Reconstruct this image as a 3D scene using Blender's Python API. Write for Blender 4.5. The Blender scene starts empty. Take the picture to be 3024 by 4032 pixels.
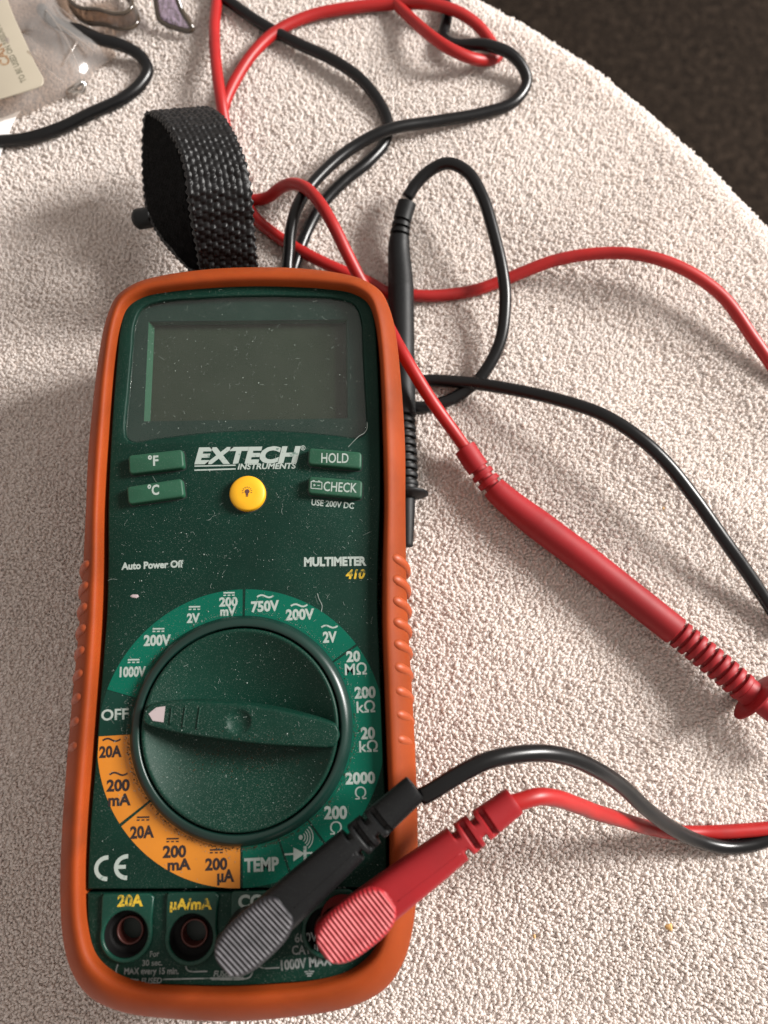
import bpy, bmesh, math, random
import numpy as np
from mathutils import Vector, Matrix
random.seed(7); rng = np.random.default_rng(11)
scene = bpy.context.scene
COL = scene.collection
R = math.radians
MM = 0.001

# ---------------------------------------------------------------- camera
cam_d = bpy.data.cameras.new("camera"); cam = bpy.data.objects.new("camera", cam_d); COL.objects.link(cam)
cam.location = (0, 0, 0.240); cam.rotation_euler = (R(12.0), 0, 0)
cam_d.sensor_fit = 'HORIZONTAL'; cam_d.sensor_width = 36; cam_d.lens = 36.04
cam_d.clip_start = 0.01; cam_d.clip_end = 20
cam_d.dof.use_dof = True; cam_d.dof.focus_distance = 0.208; cam_d.dof.aperture_fstop = 14
scene.camera = cam

# ---------------------------------------------------------------- light: a window to the right, a dim room around
world = bpy.data.worlds.new("World"); scene.world = world; world.use_nodes = True
bg = world.node_tree.nodes["Background"]; bg.inputs[0].default_value = (1.0, 0.89, 0.82, 1); bg.inputs[1].default_value = 0.64
def area(name, loc, target, sx, sy, power, col):
    d = bpy.data.lights.new(name, 'AREA'); d.shape = 'RECTANGLE'; d.size = sx; d.size_y = sy; d.energy = power; d.color = col
    o = bpy.data.objects.new(name, d); COL.objects.link(o); o.location = loc
    o.rotation_euler = (Vector(target) - Vector(loc)).to_track_quat('-Z', 'Y').to_euler(); return o
area("window_light", (1.33, 0.50, 0.76), (0.0, 0.03, 0.0), 0.42, 0.50, 76.0, (1.0, 0.965, 0.93))
scene.view_settings.view_transform = 'Standard'; scene.view_settings.look = 'None'
scene.view_settings.exposure = 0.0; scene.view_settings.gamma = 1.0
try:
    scene.cycles.use_denoising = True; scene.cycles.denoiser = 'OPENIMAGEDENOISE'; scene.cycles.max_bounces = 18; scene.cycles.diffuse_bounces = 14; scene.cycles.transmission_bounces = 14; scene.cycles.transparent_max_bounces = 16
except Exception: pass

D = {'AC': [(5.88, 2.11, 4.25, 'w'), (14.53, -0.38, 4.24, 'w'), (22.25, -5.9, 4.13, 'w'), (-31.53, -32.52, 4.44, 'k'), (-29.39, -40.57, 4.4, 'k')],
 'BATT': [(17.79, 31.64), (20.59, 31.35), (20.58, 29.51), (17.74, 29.8)],
 'BTN': [[(-30.23, 39.61), (-16.4, 40.98), (-15.8, 36.13), (-29.74, 34.66)], [(-30.24, 31.08), (-16.27, 33.08), (-15.52, 28.34), (-29.58, 26.53)],
         [(17.31, 40.76), (30.84, 39.33), (30.7, 34.86), (17.11, 36.43)], [(17.31, 33.03), (30.94, 31.62), (30.68, 26.94), (17.12, 28.54)]],
 'BULB': [(1.15, 29.13)],
 'BUMPR': [9.93, 4.46, -0.95, -6.3, -11.74, -17.39, -23.11, -28.76, -34.61],
 'C': {'bag': [(-141.2, 249.6, 4), (-116.7, 246.5, 5), (-113.7, 236.4, 6), (-107.7, 230.1, 5), (-103.1, 226.1, 3), (-97.1, 220.9, 2), (-104.3, 214.5, 2), (-106.6, 208.9, 3), (-113.3, 204.0, 4),
               (-120.5, 200.2, 4), (-128.2, 195.7, 4), (-135.3, 193.3, 4), (-141.6, 190.7, 4), (-148.8, 201.5, 5)],
       'clip': [(-113.0, 204.8, 2), (-110.1, 204.6, 2), (-107.9, 204.1, 2.2), (-107.0, 205.1, 3), (-107.1, 206.9, 4), (-108.9, 205.6, 4)],
       'crumbs': [(81.2, -70.0, 0.3), (42.6, -72.5, 0.2), (88.7, 51.9, 0.3)],
       'curl': [(-116.9, 246.8, 2), (-114.2, 239.1, 2), (-109.1, 233.4, 2), (-102.1, 232.4, 2), (-95.9, 230.6, 2), (-91.6, 231.4, 2), (-89.9, 234.4, 2), (-91.8, 239.5, 2), (-96.3, 246.4, 2)],
       'fold1': [(-115.1, 225.2, 10), (-108.3, 219.8, 10), (-102.6, 216.5, 7)],
       'fold2': [(-108.4, 218.8, 9), (-110.3, 214.0, 9), (-113.1, 210.2, 8)],
       'fold3': [(-119.9, 231.4, 10), (-114.1, 222.7, 11), (-110.4, 216.0, 10), (-107.7, 209.2, 7)],
       'fold4': [(-123.7, 212.2, 12), (-117.1, 205.6, 11), (-112.2, 203.9, 7)],
       'fold5': [(-117.3, 234.4, 9), (-110.2, 228.5, 9), (-104.6, 225.6, 8)],
       'k_left': [(-145.1, 183.7, 2), (-135.4, 184.2, 2), (-125.4, 185.0, 2.5), (-114.1, 188.7, 3), (-103.2, 195.0, 3), (-93.9, 200.6, 2.5), (-87.9, 206.9, 2), (-85.2, 213.7, 2), (-88.4, 219.0, 3),
                  (-94.6, 221.3, 5), (-101.8, 222.8, 6), (-109.2, 227.3, 5), (-115.2, 228.9, 5), (-120.1, 231.7, 5), (-124.7, 237.4, 4)],
       'k_plug': [(8.4, -26.9, 56.5), (10.5, -25.8, 57), (16.5, -22.2, 57.5), (23.8, -18.9, 57), (35.4, -17.7, 53), (43.9, -19.1, 48), (51.6, -22.3, 42), (60.5, -27.4, 33), (70.0, -34.8, 23),
                  (80.2, -41.6, 13), (89.9, -46.3, 6), (98.6, -48.4, 3), (106.7, -47.9, 2), (115.8, -44.9, 2)],
       'k_probe_loop': [(7.7, 156.7, 9.5), (10.9, 161.2, 11), (16.3, 165.3, 13), (21.5, 165.8, 15), (27.6, 162.5, 15), (32.4, 154.1, 14), (36.1, 141.9, 12), (38.9, 128.8, 10), (39.6, 119.7, 8.5),
                        (37.8, 106.3, 6), (31.8, 95.5, 4), (25.8, 90.4, 2.5), (19.7, 87.3, 2), (10.6, 85.4, 2), (7.3, 87.3, 2), (6.4, 90.2, 2), (8.3, 93.4, 2), (13.7, 94.6, 2.2), (25.7, 93.3, 4),
                        (40.0, 89.5, 8), (53.7, 84.6, 12), (67.0, 78.5, 15), (77.5, 70.8, 16), (85.7, 63.0, 15), (94.0, 52.7, 13), (102.7, 41.1, 10), (111.9, 29.6, 6), (118.7, 20.4, 3),
                        (123.4, 13.0, 2)],
       'k_top': [(-63.8, 246.9, 3), (-57.7, 242.5, 3), (-45.5, 232.8, 3), (-31.7, 223.6, 3.5), (-18.2, 215.8, 4), (-8.2, 207.7, 4), (-1.6, 199.0, 3), (1.4, 191.7, 2), (0.4, 184.2, 2),
                 (-5.6, 175.2, 3), (-13.5, 167.6, 3.5), (-21.1, 158.6, 3.5), (-26.0, 149.2, 3), (-29.4, 138.8, 3), (-30.8, 131.1, 3)],
       'k_top2': [(-31.6, 129.4, 9), (-31.3, 136.3, 10), (-30.8, 143.3, 11), (-28.4, 153.6, 11), (-21.8, 164.7, 10), (-11.0, 176.5, 8.5), (1.7, 184.0, 8.2), (17.9, 189.8, 5), (34.5, 194.7, 3),
                  (46.2, 199.8, 2.5), (51.1, 208.6, 3), (46.1, 215.0, 6.5), (36.1, 218.4, 8), (25.8, 221.3, 5), (21.7, 227.4, 2), (23.0, 235.4, 2), (22.6, 243.5, 2), (20.7, 251.7, 2)],
       'label': [(-137.7, 190.7, 11.6), (-131.6, 193.2, 11.6), (-125.5, 195.3, 11.6), (-119.6, 197.5, 11.6), (-117.8, 198.6, 11.6), (-117.3, 199.9, 11.6), (-117.6, 201.7, 11.6), (-121.1, 207.9, 11.6),
                 (-129.6, 225.4, 11.6), (-134.5, 236.6, 11.6), (-142.8, 237.6, 11.6)],
       'p_black': [(7.8, 154.8, 10), (6.0, 148.7, 8.5), (5.0, 140.7, 7), (5.5, 129.4, 6), (5.7, 112.8, 6), (5.8, 96.6, 6), (6.1, 80.7, 6.5), (6.6, 65.1, 7.5), (6.8, 55.3, 8), (6.8, 52.4, 8),
                   (6.9, 47.3, 8), (7.0, 38.3, 8)],
       'p_red': [(25.3, 70.1, 7.5), (29.1, 64.2, 7), (35.8, 55.8, 6.5), (62.5, 34.0, 6.3), (88.0, 12.5, 7), (96.8, 4.6, 8), (105.4, -3.6, 9), (108.5, -6.3, 9), (111.9, -9.6, 9.2), (123.6, -20.9, 10)],
       'paper': [(-141.4, 192.7, 1.5), (-135.7, 194.5, 1.8), (-130.0, 197.2, 2), (-132.1, 192.9, 1.2), (-133.6, 186.9, 1.2), (-135.4, 179.4, 1), (-139.4, 171.2, 1)],
       'pin': [(-82.1, 145.6, 14), (-75.3, 146.2, 15)],
       'r_plug': [(28.3, -28.5, 56), (30.6, -28.0, 56), (34.7, -27.1, 55), (39.7, -27.9, 51), (46.4, -30.6, 43), (53.1, -33.7, 34), (63.1, -37.6, 22), (73.6, -41.6, 11), (83.3, -44.2, 4),
                  (91.7, -44.7, 2), (99.4, -44.5, 2), (117.3, -43.2, 2)],
       'r_probe': [(26.2, 68.8, 8), (22.6, 73.8, 9), (14.5, 84.2, 13), (5.8, 98.2, 16), (0.1, 111.5, 12), (-4.5, 121.6, 8), (-7.8, 126.8, 10), (-11.9, 133.5, 14), (-16.3, 141.7, 17),
                   (-20.9, 149.9, 17), (-25.9, 157.4, 14), (-31.1, 161.7, 10), (-35.5, 162.9, 6), (-40.2, 161.4, 3), (-45.6, 161.2, 2), (-52.2, 165.9, 2), (-56.2, 179.6, 2), (-57.2, 191.8, 3),
                   (-56.4, 197.6, 4), (-52.7, 208.1, 4), (-46.8, 219.1, 4), (-38.5, 228.8, 3.5), (-27.0, 235.6, 3), (-13.5, 238.9, 3), (3.5, 240.7, 3), (16.8, 237.1, 6.5), (26.8, 234.2, 6),
                   (34.5, 229.9, 4), (39.3, 224.5, 2), (41.2, 219.6, 2), (38.4, 216.9, 3), (31.2, 213.8, 7), (22.9, 216.1, 9), (16.5, 222.3, 8), (10.1, 232.1, 5), (3.5, 242.1, 3), (-2.5, 251.7, 2)],
       'r_side': [(-62.0, 251.7, 2), (-61.4, 242.5, 3), (-61.2, 228.5, 5), (-59.2, 210.7, 7.5), (-56.6, 195.2, 8), (-54.7, 183.6, 4), (-51.6, 170.4, 2), (-45.4, 155.7, 2), (-36.2, 146.4, 3),
                  (-23.4, 137.7, 4), (-13.1, 132.5, 4), (-4.6, 129.6, 2), (1.3, 126.1, 2), (9.9, 125.1, 2), (18.8, 125.1, 2), (31.3, 127.2, 2), (41.4, 130.7, 3), (57.1, 135.2, 7), (71.7, 136.0, 10),
                  (84.6, 134.0, 12), (97.8, 128.9, 12), (110.0, 120.6, 10), (120.5, 106.6, 7), (129.7, 94.2, 4)],
       'strapB': [[(-73.9, 171.5, 31), (-58.2, 178.6, 24)], [(-76.6, 170.7, 26), (-59.3, 177.1, 19)], [(-77.7, 162.8, 22), (-58.3, 168.0, 15)], [(-77.8, 154.9, 19), (-56.7, 159.1, 13)],
                  [(-76.6, 147.2, 18), (-54.8, 149.7, 13)], [(-72.2, 138.3, 19), (-52.7, 141.5, 14)], [(-66.5, 130.6, 21), (-48.8, 133.0, 17)], [(-61.3, 124.4, 23), (-43.5, 126.4, 20)],
                  [(-59.0, 121.0, 24), (-40.9, 122.4, 22)]],
       'strapF': [[(-56.7, 121.1, 26), (-38.6, 121.6, 26)], [(-56.2, 123.9, 31), (-38.5, 125.3, 30)], [(-56.0, 127.1, 37), (-38.5, 131.3, 35)], [(-55.9, 130.6, 42), (-38.2, 135.6, 40)],
                  [(-55.7, 133.8, 46), (-38.7, 140.3, 43)], [(-56.0, 138.2, 48), (-39.8, 144.9, 45)], [(-57.4, 144.1, 49), (-42.7, 152.5, 44)], [(-60.4, 150.9, 48), (-46.3, 160.6, 41)],
                  [(-64.5, 158.2, 45), (-50.8, 168.4, 36)], [(-69.5, 165.4, 39), (-54.9, 174.7, 30)], [(-73.6, 170.8, 32), (-58.3, 179.0, 24)]],
       'strapS': [[(-73.7, 170.2, 32), (-69.2, 165.8, 38.5)], [(-74.3, 165.9, 32), (-60.4, 151.5, 47)], [(-74.9, 156.8, 30), (-56.4, 139.3, 46.5)], [(-74.7, 148.6, 28), (-56.0, 134.8, 44.5)],
                  [(-73.5, 141.1, 26), (-56.2, 131.2, 40.5)], [(-69.9, 134.1, 25), (-56.4, 127.8, 35.5)], [(-64.8, 127.8, 25), (-56.5, 124.3, 30)], [(-60.3, 122.6, 25), (-56.5, 121.1, 25.5)]],
       'strip': [(-83.1, 242.0, 5), (-81.8, 233.7, 2.5), (-80.8, 232.4, 2), (-71.1, 228.6, 2), (-69.5, 228.9, 2.5), (-72.6, 233.4, 6), (-74.9, 237.9, 9)]},
 'CE': [(-30.85, -61.96), (-30.93, -59.37), (-31.12, -64.48), (-26.15, -61.8), (-26.22, -59.2), (-26.35, -64.37), (-26.56, -61.74), (-29.2, -61.74)],
 'CHIP': [(-28.76, 2.79), (-28.19, 3.2), (-26.78, 3.17), (-26.45, 2.63), (-27.09, 2.24), (-28.27, 2.43)],
 'DC': [(-3.43, 2.77, 2.87, 'w'), (-12.16, -0.65, 2.9, 'w'), (-21.11, -6.04, 2.96, 'w'), (-27.05, -13.64, 2.93, 'w'), (-22.95, -51.08, 3.03, 'k'), (-15.63, -56.09, 2.96, 'k'),
        (-5.07, -58.78, 3.12, 'k')],
 'DIMP': [(0.52, -28.6), (-2.43, -28.54)],
 'DIODE': [(11.24, -59.72), (18.0, -59.48), (13.38, -58.16), (13.39, -61.3), (16.12, -59.6), (16.12, -57.97), (16.19, -61.29)],
 'GND': [(16.08, -85.32), (18.32, -85.28), (16.4, -85.77), (18.0, -85.74), (16.72, -86.21), (17.68, -86.2), (17.2, -84.91), (17.2, -85.35)],
 'HAND': [(-22.91, -27.07), (-21.64, -24.39), (-14.41, -23.44), (-6.57, -23.7), (1.28, -24.4), (13.6, -26.69), (23.91, -29.69), (24.84, -30.95), (24.71, -33.62), (23.6, -34.82), (13.64, -34.63),
          (5.33, -33.94), (-2.99, -32.82), (-16.93, -30.41), (-22.57, -28.43)],
 'JACK': [(-25.69, -76.41), (-10.39, -77.33)],
 'LINES': [[(-27.41, -82.95), (-27.71, -84.41), (-27.34, -85.28), (-26.43, -85.79), (-22.36, -86.28)], [(-16.7, -86.27), (-7.67, -86.27), (1.91, -86.26)],
           [(-5.48, -86.5), (2.18, -86.54), (3.45, -86.15), (4.02, -85.24)], [(-11.63, -83.25), (-11.3, -84.24), (-10.69, -84.69), (-6.5, -84.77)], [(5.34, -83.81), (6.31, -84.32), (10.31, -84.34)]],
 'LOGO': [(-13.35, 36.97), (-2.44, 37.01), (-13.36, 35.86), (-2.42, 36.0)],
 'POINTER': [(-21.44, -26.29), (-19.66, -24.86), (-17.44, -24.58), (-17.73, -28.36), (-20.37, -27.93)],
 'RIBS': [[(-15.86, -24.94), (-16.15, -28.93)], [(-12.51, -24.84), (-13.07, -29.68)], [(-8.99, -24.91), (-9.61, -30.12)]],
 'SEP': [[(0.69, 4.18), (0.68, -2.7)], [(28.52, -9.38), (23.21, -13.01)], [(-29.57, -52.06), (-22.39, -46.76)], [(0.59, -57.45), (0.45, -66.94)], [(9.56, -55.92), (11.34, -63.65)],
         [(17.33, -52.33), (21.13, -58.31)], [(-32.92, -19.61), (-25.96, -21.53)], [(-35.15, -30.82), (-27.7, -30.68)]],
 'SOUND': [(15.12, -55.96)],
 'T': [('1000V', -30.4, -17.41, 0.005, 6.55, 2.45, 'w', 0.03, 0.0), ('200V', -24.71, -9.81, 0.008, 6.81, 2.62, 'w', 0.03, 0.0), ('2V', -14.0, -4.26, 0.016, 3.31, 2.33, 'w', 0.03, 0.0),
       ('200', -5.89, -0.28, 0.01, 4.73, 2.28, 'w', 0.03, 0.0), ('mV', -5.53, -2.68, 0.022, 4.0, 2.27, 'w', 0.03, 0.0), ('OFF', -34.4, -27.9, 0.036, 6.81, 2.62, 'w', 0.012, 0.0),
       ('750V', 2.3, -1.86, 0.034, 7.18, 2.65, 'w', 0.03, 0.0), ('200V', 11.14, -4.07, 0.018, 7.28, 2.66, 'w', 0.03, 0.0), ('2V', 20.58, -9.89, 0.018, 3.55, 2.68, 'w', 0.03, 0.0),
       ('20', 26.49, -14.8, 0.034, 3.51, 2.6, 'w', 0.03, 0.0), ('MΩ', 26.09, -18.03, 0.019, 5.48, 2.77, 'w', 0.03, 0.0), ('200', 28.44, -23.74, 0.015, 5.26, 2.73, 'w', 0.03, 0.0),
       ('kΩ', 28.93, -27.24, 0.026, 4.58, 2.71, 'w', 0.03, 0.0), ('20', 29.89, -33.53, 0.017, 3.51, 2.75, 'w', 0.03, 0.0), ('kΩ', 29.44, -36.6, 0.01, 4.57, 2.63, 'w', 0.03, 0.0),
       ('2000', 25.99, -44.05, 0.017, 7.27, 2.67, 'w', 0.03, 0.0), ('Ω', 28.32, -47.61, 0.039, 2.73, 2.78, 'w', 0.012, 0.0), ('200', 20.76, -51.92, -0.002, 5.55, 2.89, 'w', 0.03, 0.0),
       ('Ω', 22.2, -55.48, 0.014, 2.85, 2.81, 'w', 0.012, 0.0), ('TEMP', 1.69, -63.46, 0.025, 8.27, 3.01, 'w', 0.03, 0.0), ('20A', -34.38, -36.72, 0.03, 5.55, 2.68, 'k', 0.03, 0.0),
       ('200', -32.15, -44.61, 0.014, 5.62, 2.71, 'k', 0.03, 0.0), ('mA', -31.56, -47.99, 0.029, 5.51, 2.69, 'k', 0.03, 0.0), ('20A', -25.85, -55.5, 0.04, 5.75, 2.75, 'k', 0.03, 0.0),
       ('200', -17.85, -59.93, 0.013, 5.61, 2.67, 'k', 0.03, 0.0), ('mA', -16.6, -62.8, 0.027, 5.59, 2.52, 'k', 0.03, 0.0), ('200', -7.62, -62.93, 0.02, 5.29, 2.65, 'k', 0.03, 0.0),
       ('µA', -4.7, -65.6, 0.025, 4.09, 2.76, 'k', 0.03, 0.0), ('20A', -27.92, -70.25, -0.002, 6.04, 2.47, 'y', 0.03, 0.0), ('µA/mA', -15.53, -71.15, -0.012, 9.88, 2.34, 'y', 0.03, 0.0),
       ('COM', 0.53, -71.16, 0.004, 9.01, 2.86, 'w', 0.03, 0.0), ('For', -20.01, -81.49, 0.036, 2.22, 1.24, 'w', 0.01, 0.0), ('30 sec.', -21.69, -83.35, 0.007, 4.65, 1.24, 'w', 0.01, 0.0),
       ('MAX every 15 min.', -25.84, -85.06, -0.013, 12.69, 1.38, 'w', 0.02, 0.0), ('FUSED', -21.78, -87.1, 0.006, 4.9, 1.18, 'w', 0.01, 0.15),
       ('FUSED', -5.02, -85.99, -0.007, 4.63, 1.31, 'w', 0.01, 0.15), ('1000V MAX', 10.64, -84.93, 0.079, 11.89, 2.11, 'w', 0.03, 0.0), ('CAT II', 13.18, -81.68, 0.038, 6.11, 1.94, 'w', 0.01, 0.0),
       ('600V', 13.81, -79.05, 0.036, 5.39, 1.95, 'w', 0.01, 0.0), ('VΩ', 24.19, -69.2, 0.536, 2.29, 1.87, 'w', 0.01, 0.0), ('°F', -25.03, 36.61, 0.053, 2.76, 2.72, 'w', 0.02, 0.0),
       ('°C', -24.82, 28.76, 0.037, 3.05, 2.67, 'w', 0.02, 0.0), ('EXTECH', -13.37, 37.6, -0.005, 28.14, 4.41, 'w', 0.05, 0.23), ('INSTRUMENTS', -1.93, 35.84, -0.003, 15.61, 1.55, 'w', 0.02, 0.2),
       ('®', 14.8, 40.76, 0.027, 1.28, 1.31, 'w', 0.0, 0.0), ('HOLD', 20.4, 36.66, -0.031, 7.17, 2.63, 'w', 0.0, 0.0), ('CHECK', 20.94, 29.04, -0.075, 8.72, 2.53, 'w', 0.0, 0.0),
       ('USE 200V DC', 17.58, 25.79, -0.111, 11.25, 1.61, 'w', 0.012, 0.0), ('MULTIMETER', 15.74, 9.65, -0.005, 16.12, 2.29, 'w', 0.04, 0.0), ('410', 26.35, 6.2, -0.009, 5.37, 2.36, 'y', 0.03, 0.2),
       ('Auto Power Off', -31.33, 9.65, 0.023, 15.96, 1.82, 'w', 0.03, 0.0)],
 'YEL': [(1.03, 28.99), (5.72, 28.9)]}

# ---------------------------------------------------------------- material helpers
def new_mat(name):
    m = bpy.data.materials.new(name); m.use_nodes = True
    return m, m.node_tree, m.node_tree.nodes["Principled BSDF"]
def nd(nt, t, **kw):
    n = nt.nodes.new(t)
    for k, v in kw.items(): setattr(n, k, v)
    return n
def noise(nt, scale, detail=3, rough=.55, coord='Object'):
    tc = nd(nt, 'ShaderNodeTexCoord'); n = nd(nt, 'ShaderNodeTexNoise'); n.inputs['Scale'].default_value = scale
    n.inputs['Detail'].default_value = detail; n.inputs['Roughness'].default_value = rough
    nt.links.new(tc.outputs[coord], n.inputs['Vector']); return n.outputs['Fac']
def ramp(nt, fac, stops):
    r = nd(nt, 'ShaderNodeValToRGB'); nt.links.new(fac, r.inputs[0]); el = r.color_ramp.elements
    while len(el) > 1: el.remove(el[-1])
    el[0].position = stops[0][0]; el[0].color = (*stops[0][1], 1)
    for p, c in stops[1:]: e = el.new(p); e.color = (*c, 1)
    return r.outputs[0]
def bump(nt, b, h, strength, dist):
    n = nd(nt, 'ShaderNodeBump'); n.inputs['Strength'].default_value = strength; n.inputs['Distance'].default_value = dist
    nt.links.new(h, n.inputs['Height']); nt.links.new(n.outputs[0], b.inputs['Normal'])
def plastic(name, c, rough=.45, var=.25, vs=60, bs=2500, bstr=.25, bd=.00006, spec=.5, c2=None, sss=0, coat=0, rv=.1, dusty=0):
    m, nt, b = new_mat(name)
    f = noise(nt, vs, 4)
    lo = tuple(x * (1 - var) for x in c); hi = tuple(min(1, x * (1 + var)) for x in c)
    stops = [(.3, lo), (.7, hi)]
    if c2: stops = [(.30, lo), (.58, hi), (.75, c2)]
    nt.links.new(ramp(nt, f, stops), b.inputs['Base Color'])
    if dusty:
        f1 = noise(nt, 3600, 2, .6); f2 = noise(nt, 38, 4); mu = nd(nt, 'ShaderNodeMath'); mu.operation = 'MULTIPLY'; mu.use_clamp = True
        r1 = nd(nt, 'ShaderNodeMapRange'); r1.inputs[1].default_value = .58; r1.inputs[2].default_value = .78; nt.links.new(f1, r1.inputs[0])
        r2 = nd(nt, 'ShaderNodeMapRange'); r2.inputs[1].default_value = .35; r2.inputs[2].default_value = .65; r2.inputs[3].default_value = .25 * dusty; r2.inputs[4].default_value = 1.5 * dusty; nt.links.new(f2, r2.inputs[0])
        nt.links.new(r1.outputs[0], mu.inputs[0]); nt.links.new(r2.outputs[0], mu.inputs[1])
        mxd = nd(nt, 'ShaderNodeMix'); mxd.data_type = 'RGBA'; nt.links.new(mu.outputs[0], mxd.inputs[0]); nt.links.new(b.inputs['Base Color'].links[0].from_socket, mxd.inputs[6]); mxd.inputs[7].default_value = (.13, .155, .135, 1)
        nt.links.new(mxd.outputs[2], b.inputs['Base Color'])
    rf = noise(nt, vs * 3, 3)
    rr = nd(nt, 'ShaderNodeMapRange'); rr.inputs[3].default_value = rough - rv; rr.inputs[4].default_value = rough + rv
    nt.links.new(rf, rr.inputs[0]); nt.links.new(rr.outputs[0], b.inputs['Roughness'])
    b.inputs['Specular IOR Level'].default_value = spec
    if bstr: bump(nt, b, noise(nt, bs, 2), bstr, bd)
    if sss:
        b.inputs['Subsurface Weight'].default_value = sss; b.inputs['Subsurface Radius'].default_value = (1, .35, .12); b.inputs['Subsurface Scale'].default_value = .0025
    if coat: b.inputs['Coat Weight'].default_value = coat; b.inputs['Coat Roughness'].default_value = .2
    return m
def printed(name, c, wear_c, lo=.36, hi=.46, scale=420):  # flat ink, rubbed in places
    m, nt, b = new_mat(name)
    nt.links.new(ramp(nt, noise(nt, scale, 5, .7), [(lo, wear_c), (hi, c)]), b.inputs['Base Color'])
    b.inputs['Roughness'].default_value = .6; b.inputs['Specular IOR Level'].default_value = .25; return m

M = {}
M['green'] = plastic('dark_green_plastic', (.0012, .0185, .0118), .52, .25, 35, 3200, .35, .00005, .14, rv=.08, dusty=.55)
M['knob'] = plastic('dial_green_plastic', (.0012, .021, .013), .46, .2, 50, 4200, .35, .00005, .18, dusty=.7)
M['rim'] = plastic('dial_rim_plastic', (.0035, .019, .0145), .32, .2, 50, 4200, .2, .00004, .4)
M['jackgreen'] = plastic('socket_green_plastic', (.002, .030, .019), .35, .2, 60, 3000, .2, .00005, .25, dusty=.3)
M['teal'] = plastic('teal_print', (.0002, .076, .047), .5, .10, 60, 3000, .2, .00003, .12, dusty=.35)
M['offgreen'] = plastic('grey_green_print', (.004, .027, .019), .5, .10, 60, 3000, .2, .00003, .12)
M['orangeprint'] = plastic('amber_print', (.42, .145, .009), .5, .08, 80, 3000, .2, .00003, .4)
M['button'] = plastic('green_rubber_button', (.009, .055, .029), .55, .12, 90, 4000, .25, .00004, .3, dusty=.35)
M['yellow'] = plastic('yellow_rubber_button', (.60, .30, .005), .5, .08, 120, 4000, .2, .00004, .4)
M['rubber'] = plastic('orange_rubber', (.195, .031, .004), .62, .2, 32, 2600, .3, .00006, .16, c2=(.13, .025, .006), sss=.2)
M['bumpm'] = plastic('orange_rubber_grip', (.25, .043, .008), .52, .12, 60, 2600, .25, .00006, .42, sss=.25)
M['case'] = plastic('black_green_case', (.003, .010, .008), .6, .2, 60, 0, 0)
M['redcable'] = plastic('red_cable_sheath', (.26, .007, .0065), .44, .16, 38, 900, .12, .00008, .36, sss=.1, c2=(.13, .012, .011))
M['redplastic'] = plastic('red_rubber_handle', (.22, .005, .008), .54, .14, 60, 3500, .3, .00005, .32, sss=.06)
M['blackcable'] = plastic('black_cable_sheath', (.0025, .0028, .0032), .30, .2, 60, 900, .1, .00008, .32, rv=.07)
M['blackplastic'] = plastic('black_rubber_handle', (.004, .0045, .005), .50, .25, 60, 3500, .3, .00005, .22, dusty=.16)
M['white'] = printed('white_print', (.27, .315, .29), (.07, .12, .10), .33, .42)
M['dimwhite'] = printed('rubbed_white_print', (.15, .165, .16), (.04, .06, .052), .32, .50, 700)
M['yellowprint'] = printed('yellow_print', (.45, .30, .022), (.03, .045, .02), .36, .50, 700)
M['black'] = printed('black_print', (.018, .012, .012), (.09, .035, .012), .28, .36, 700)
M['brown'] = printed('brown_print', (.08, .035, .03), (.3, .13, .01), .2, .3, 700)
M['pointer'] = plastic('pinkish_white_marker', (.33, .275, .28), .5, .06, 200, 0, 0)
M['copper'] = plastic('dull_copper', (.06, .013, .009), .5, .2, 200, 0, 0); M['copper'].node_tree.nodes["Principled BSDF"].inputs['Metallic'].default_value = .2
M['hole'] = plastic('black_socket', (.0025, .0025, .0025), .7, .1, 50, 0, 0, spec=.2)
M['display'] = plastic('olive_grey_display', (.016, .026, .016), .35, .10, 18, 0, 0, spec=.2)
M['frame'] = plastic('window_frame_green', (.002, .020, .014), .4, .15, 40, 0, 0, spec=.2)
M['dust'] = plastic('pale_dust', (.20, .235, .215), .9, .3, 300, 0, 0, spec=.1)
M['grime'] = plastic('brown_grime', (.045, .035, .022), .95, .7, 900, 0, 0, spec=.05)
M['webbing'] = plastic('black_nylon_webbing', (.0025, .0026, .003), .45, .4, 200, 5000, .5, .0001, .3)
M['velcro'] = plastic('black_fuzzy_lining', (.0045, .0045, .0045), .85, .7, 500, 3500, 1.0, .0006, .06)
M['paper'] = plastic('white_paper', (.78, .77, .76), .8, .04, 40, 0, 0, spec=.2)
M['card'] = plastic('beige_card', (.33, .295, .23), .5, .06, 25, 1200, .1, .0001, .4)
M['steel'] = plastic('bright_steel', (.55, .53, .5), .22, .15, 80, 0, 0); M['steel'].node_tree.nodes["Principled BSDF"].inputs['Metallic'].default_value = 1
M['cardgrey'] = printed('grey_card_print', (.16, .15, .11), (.30, .27, .20), .3, .5, 500)
M['cardbrown'] = printed('brown_card_print', (.22, .12, .06), (.38, .30, .2), .3, .5, 500)
M['crumb'] = plastic('amber_crumb', (.55, .33, .12), .5, .2, 900, 2500, .5, .0002)
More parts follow.
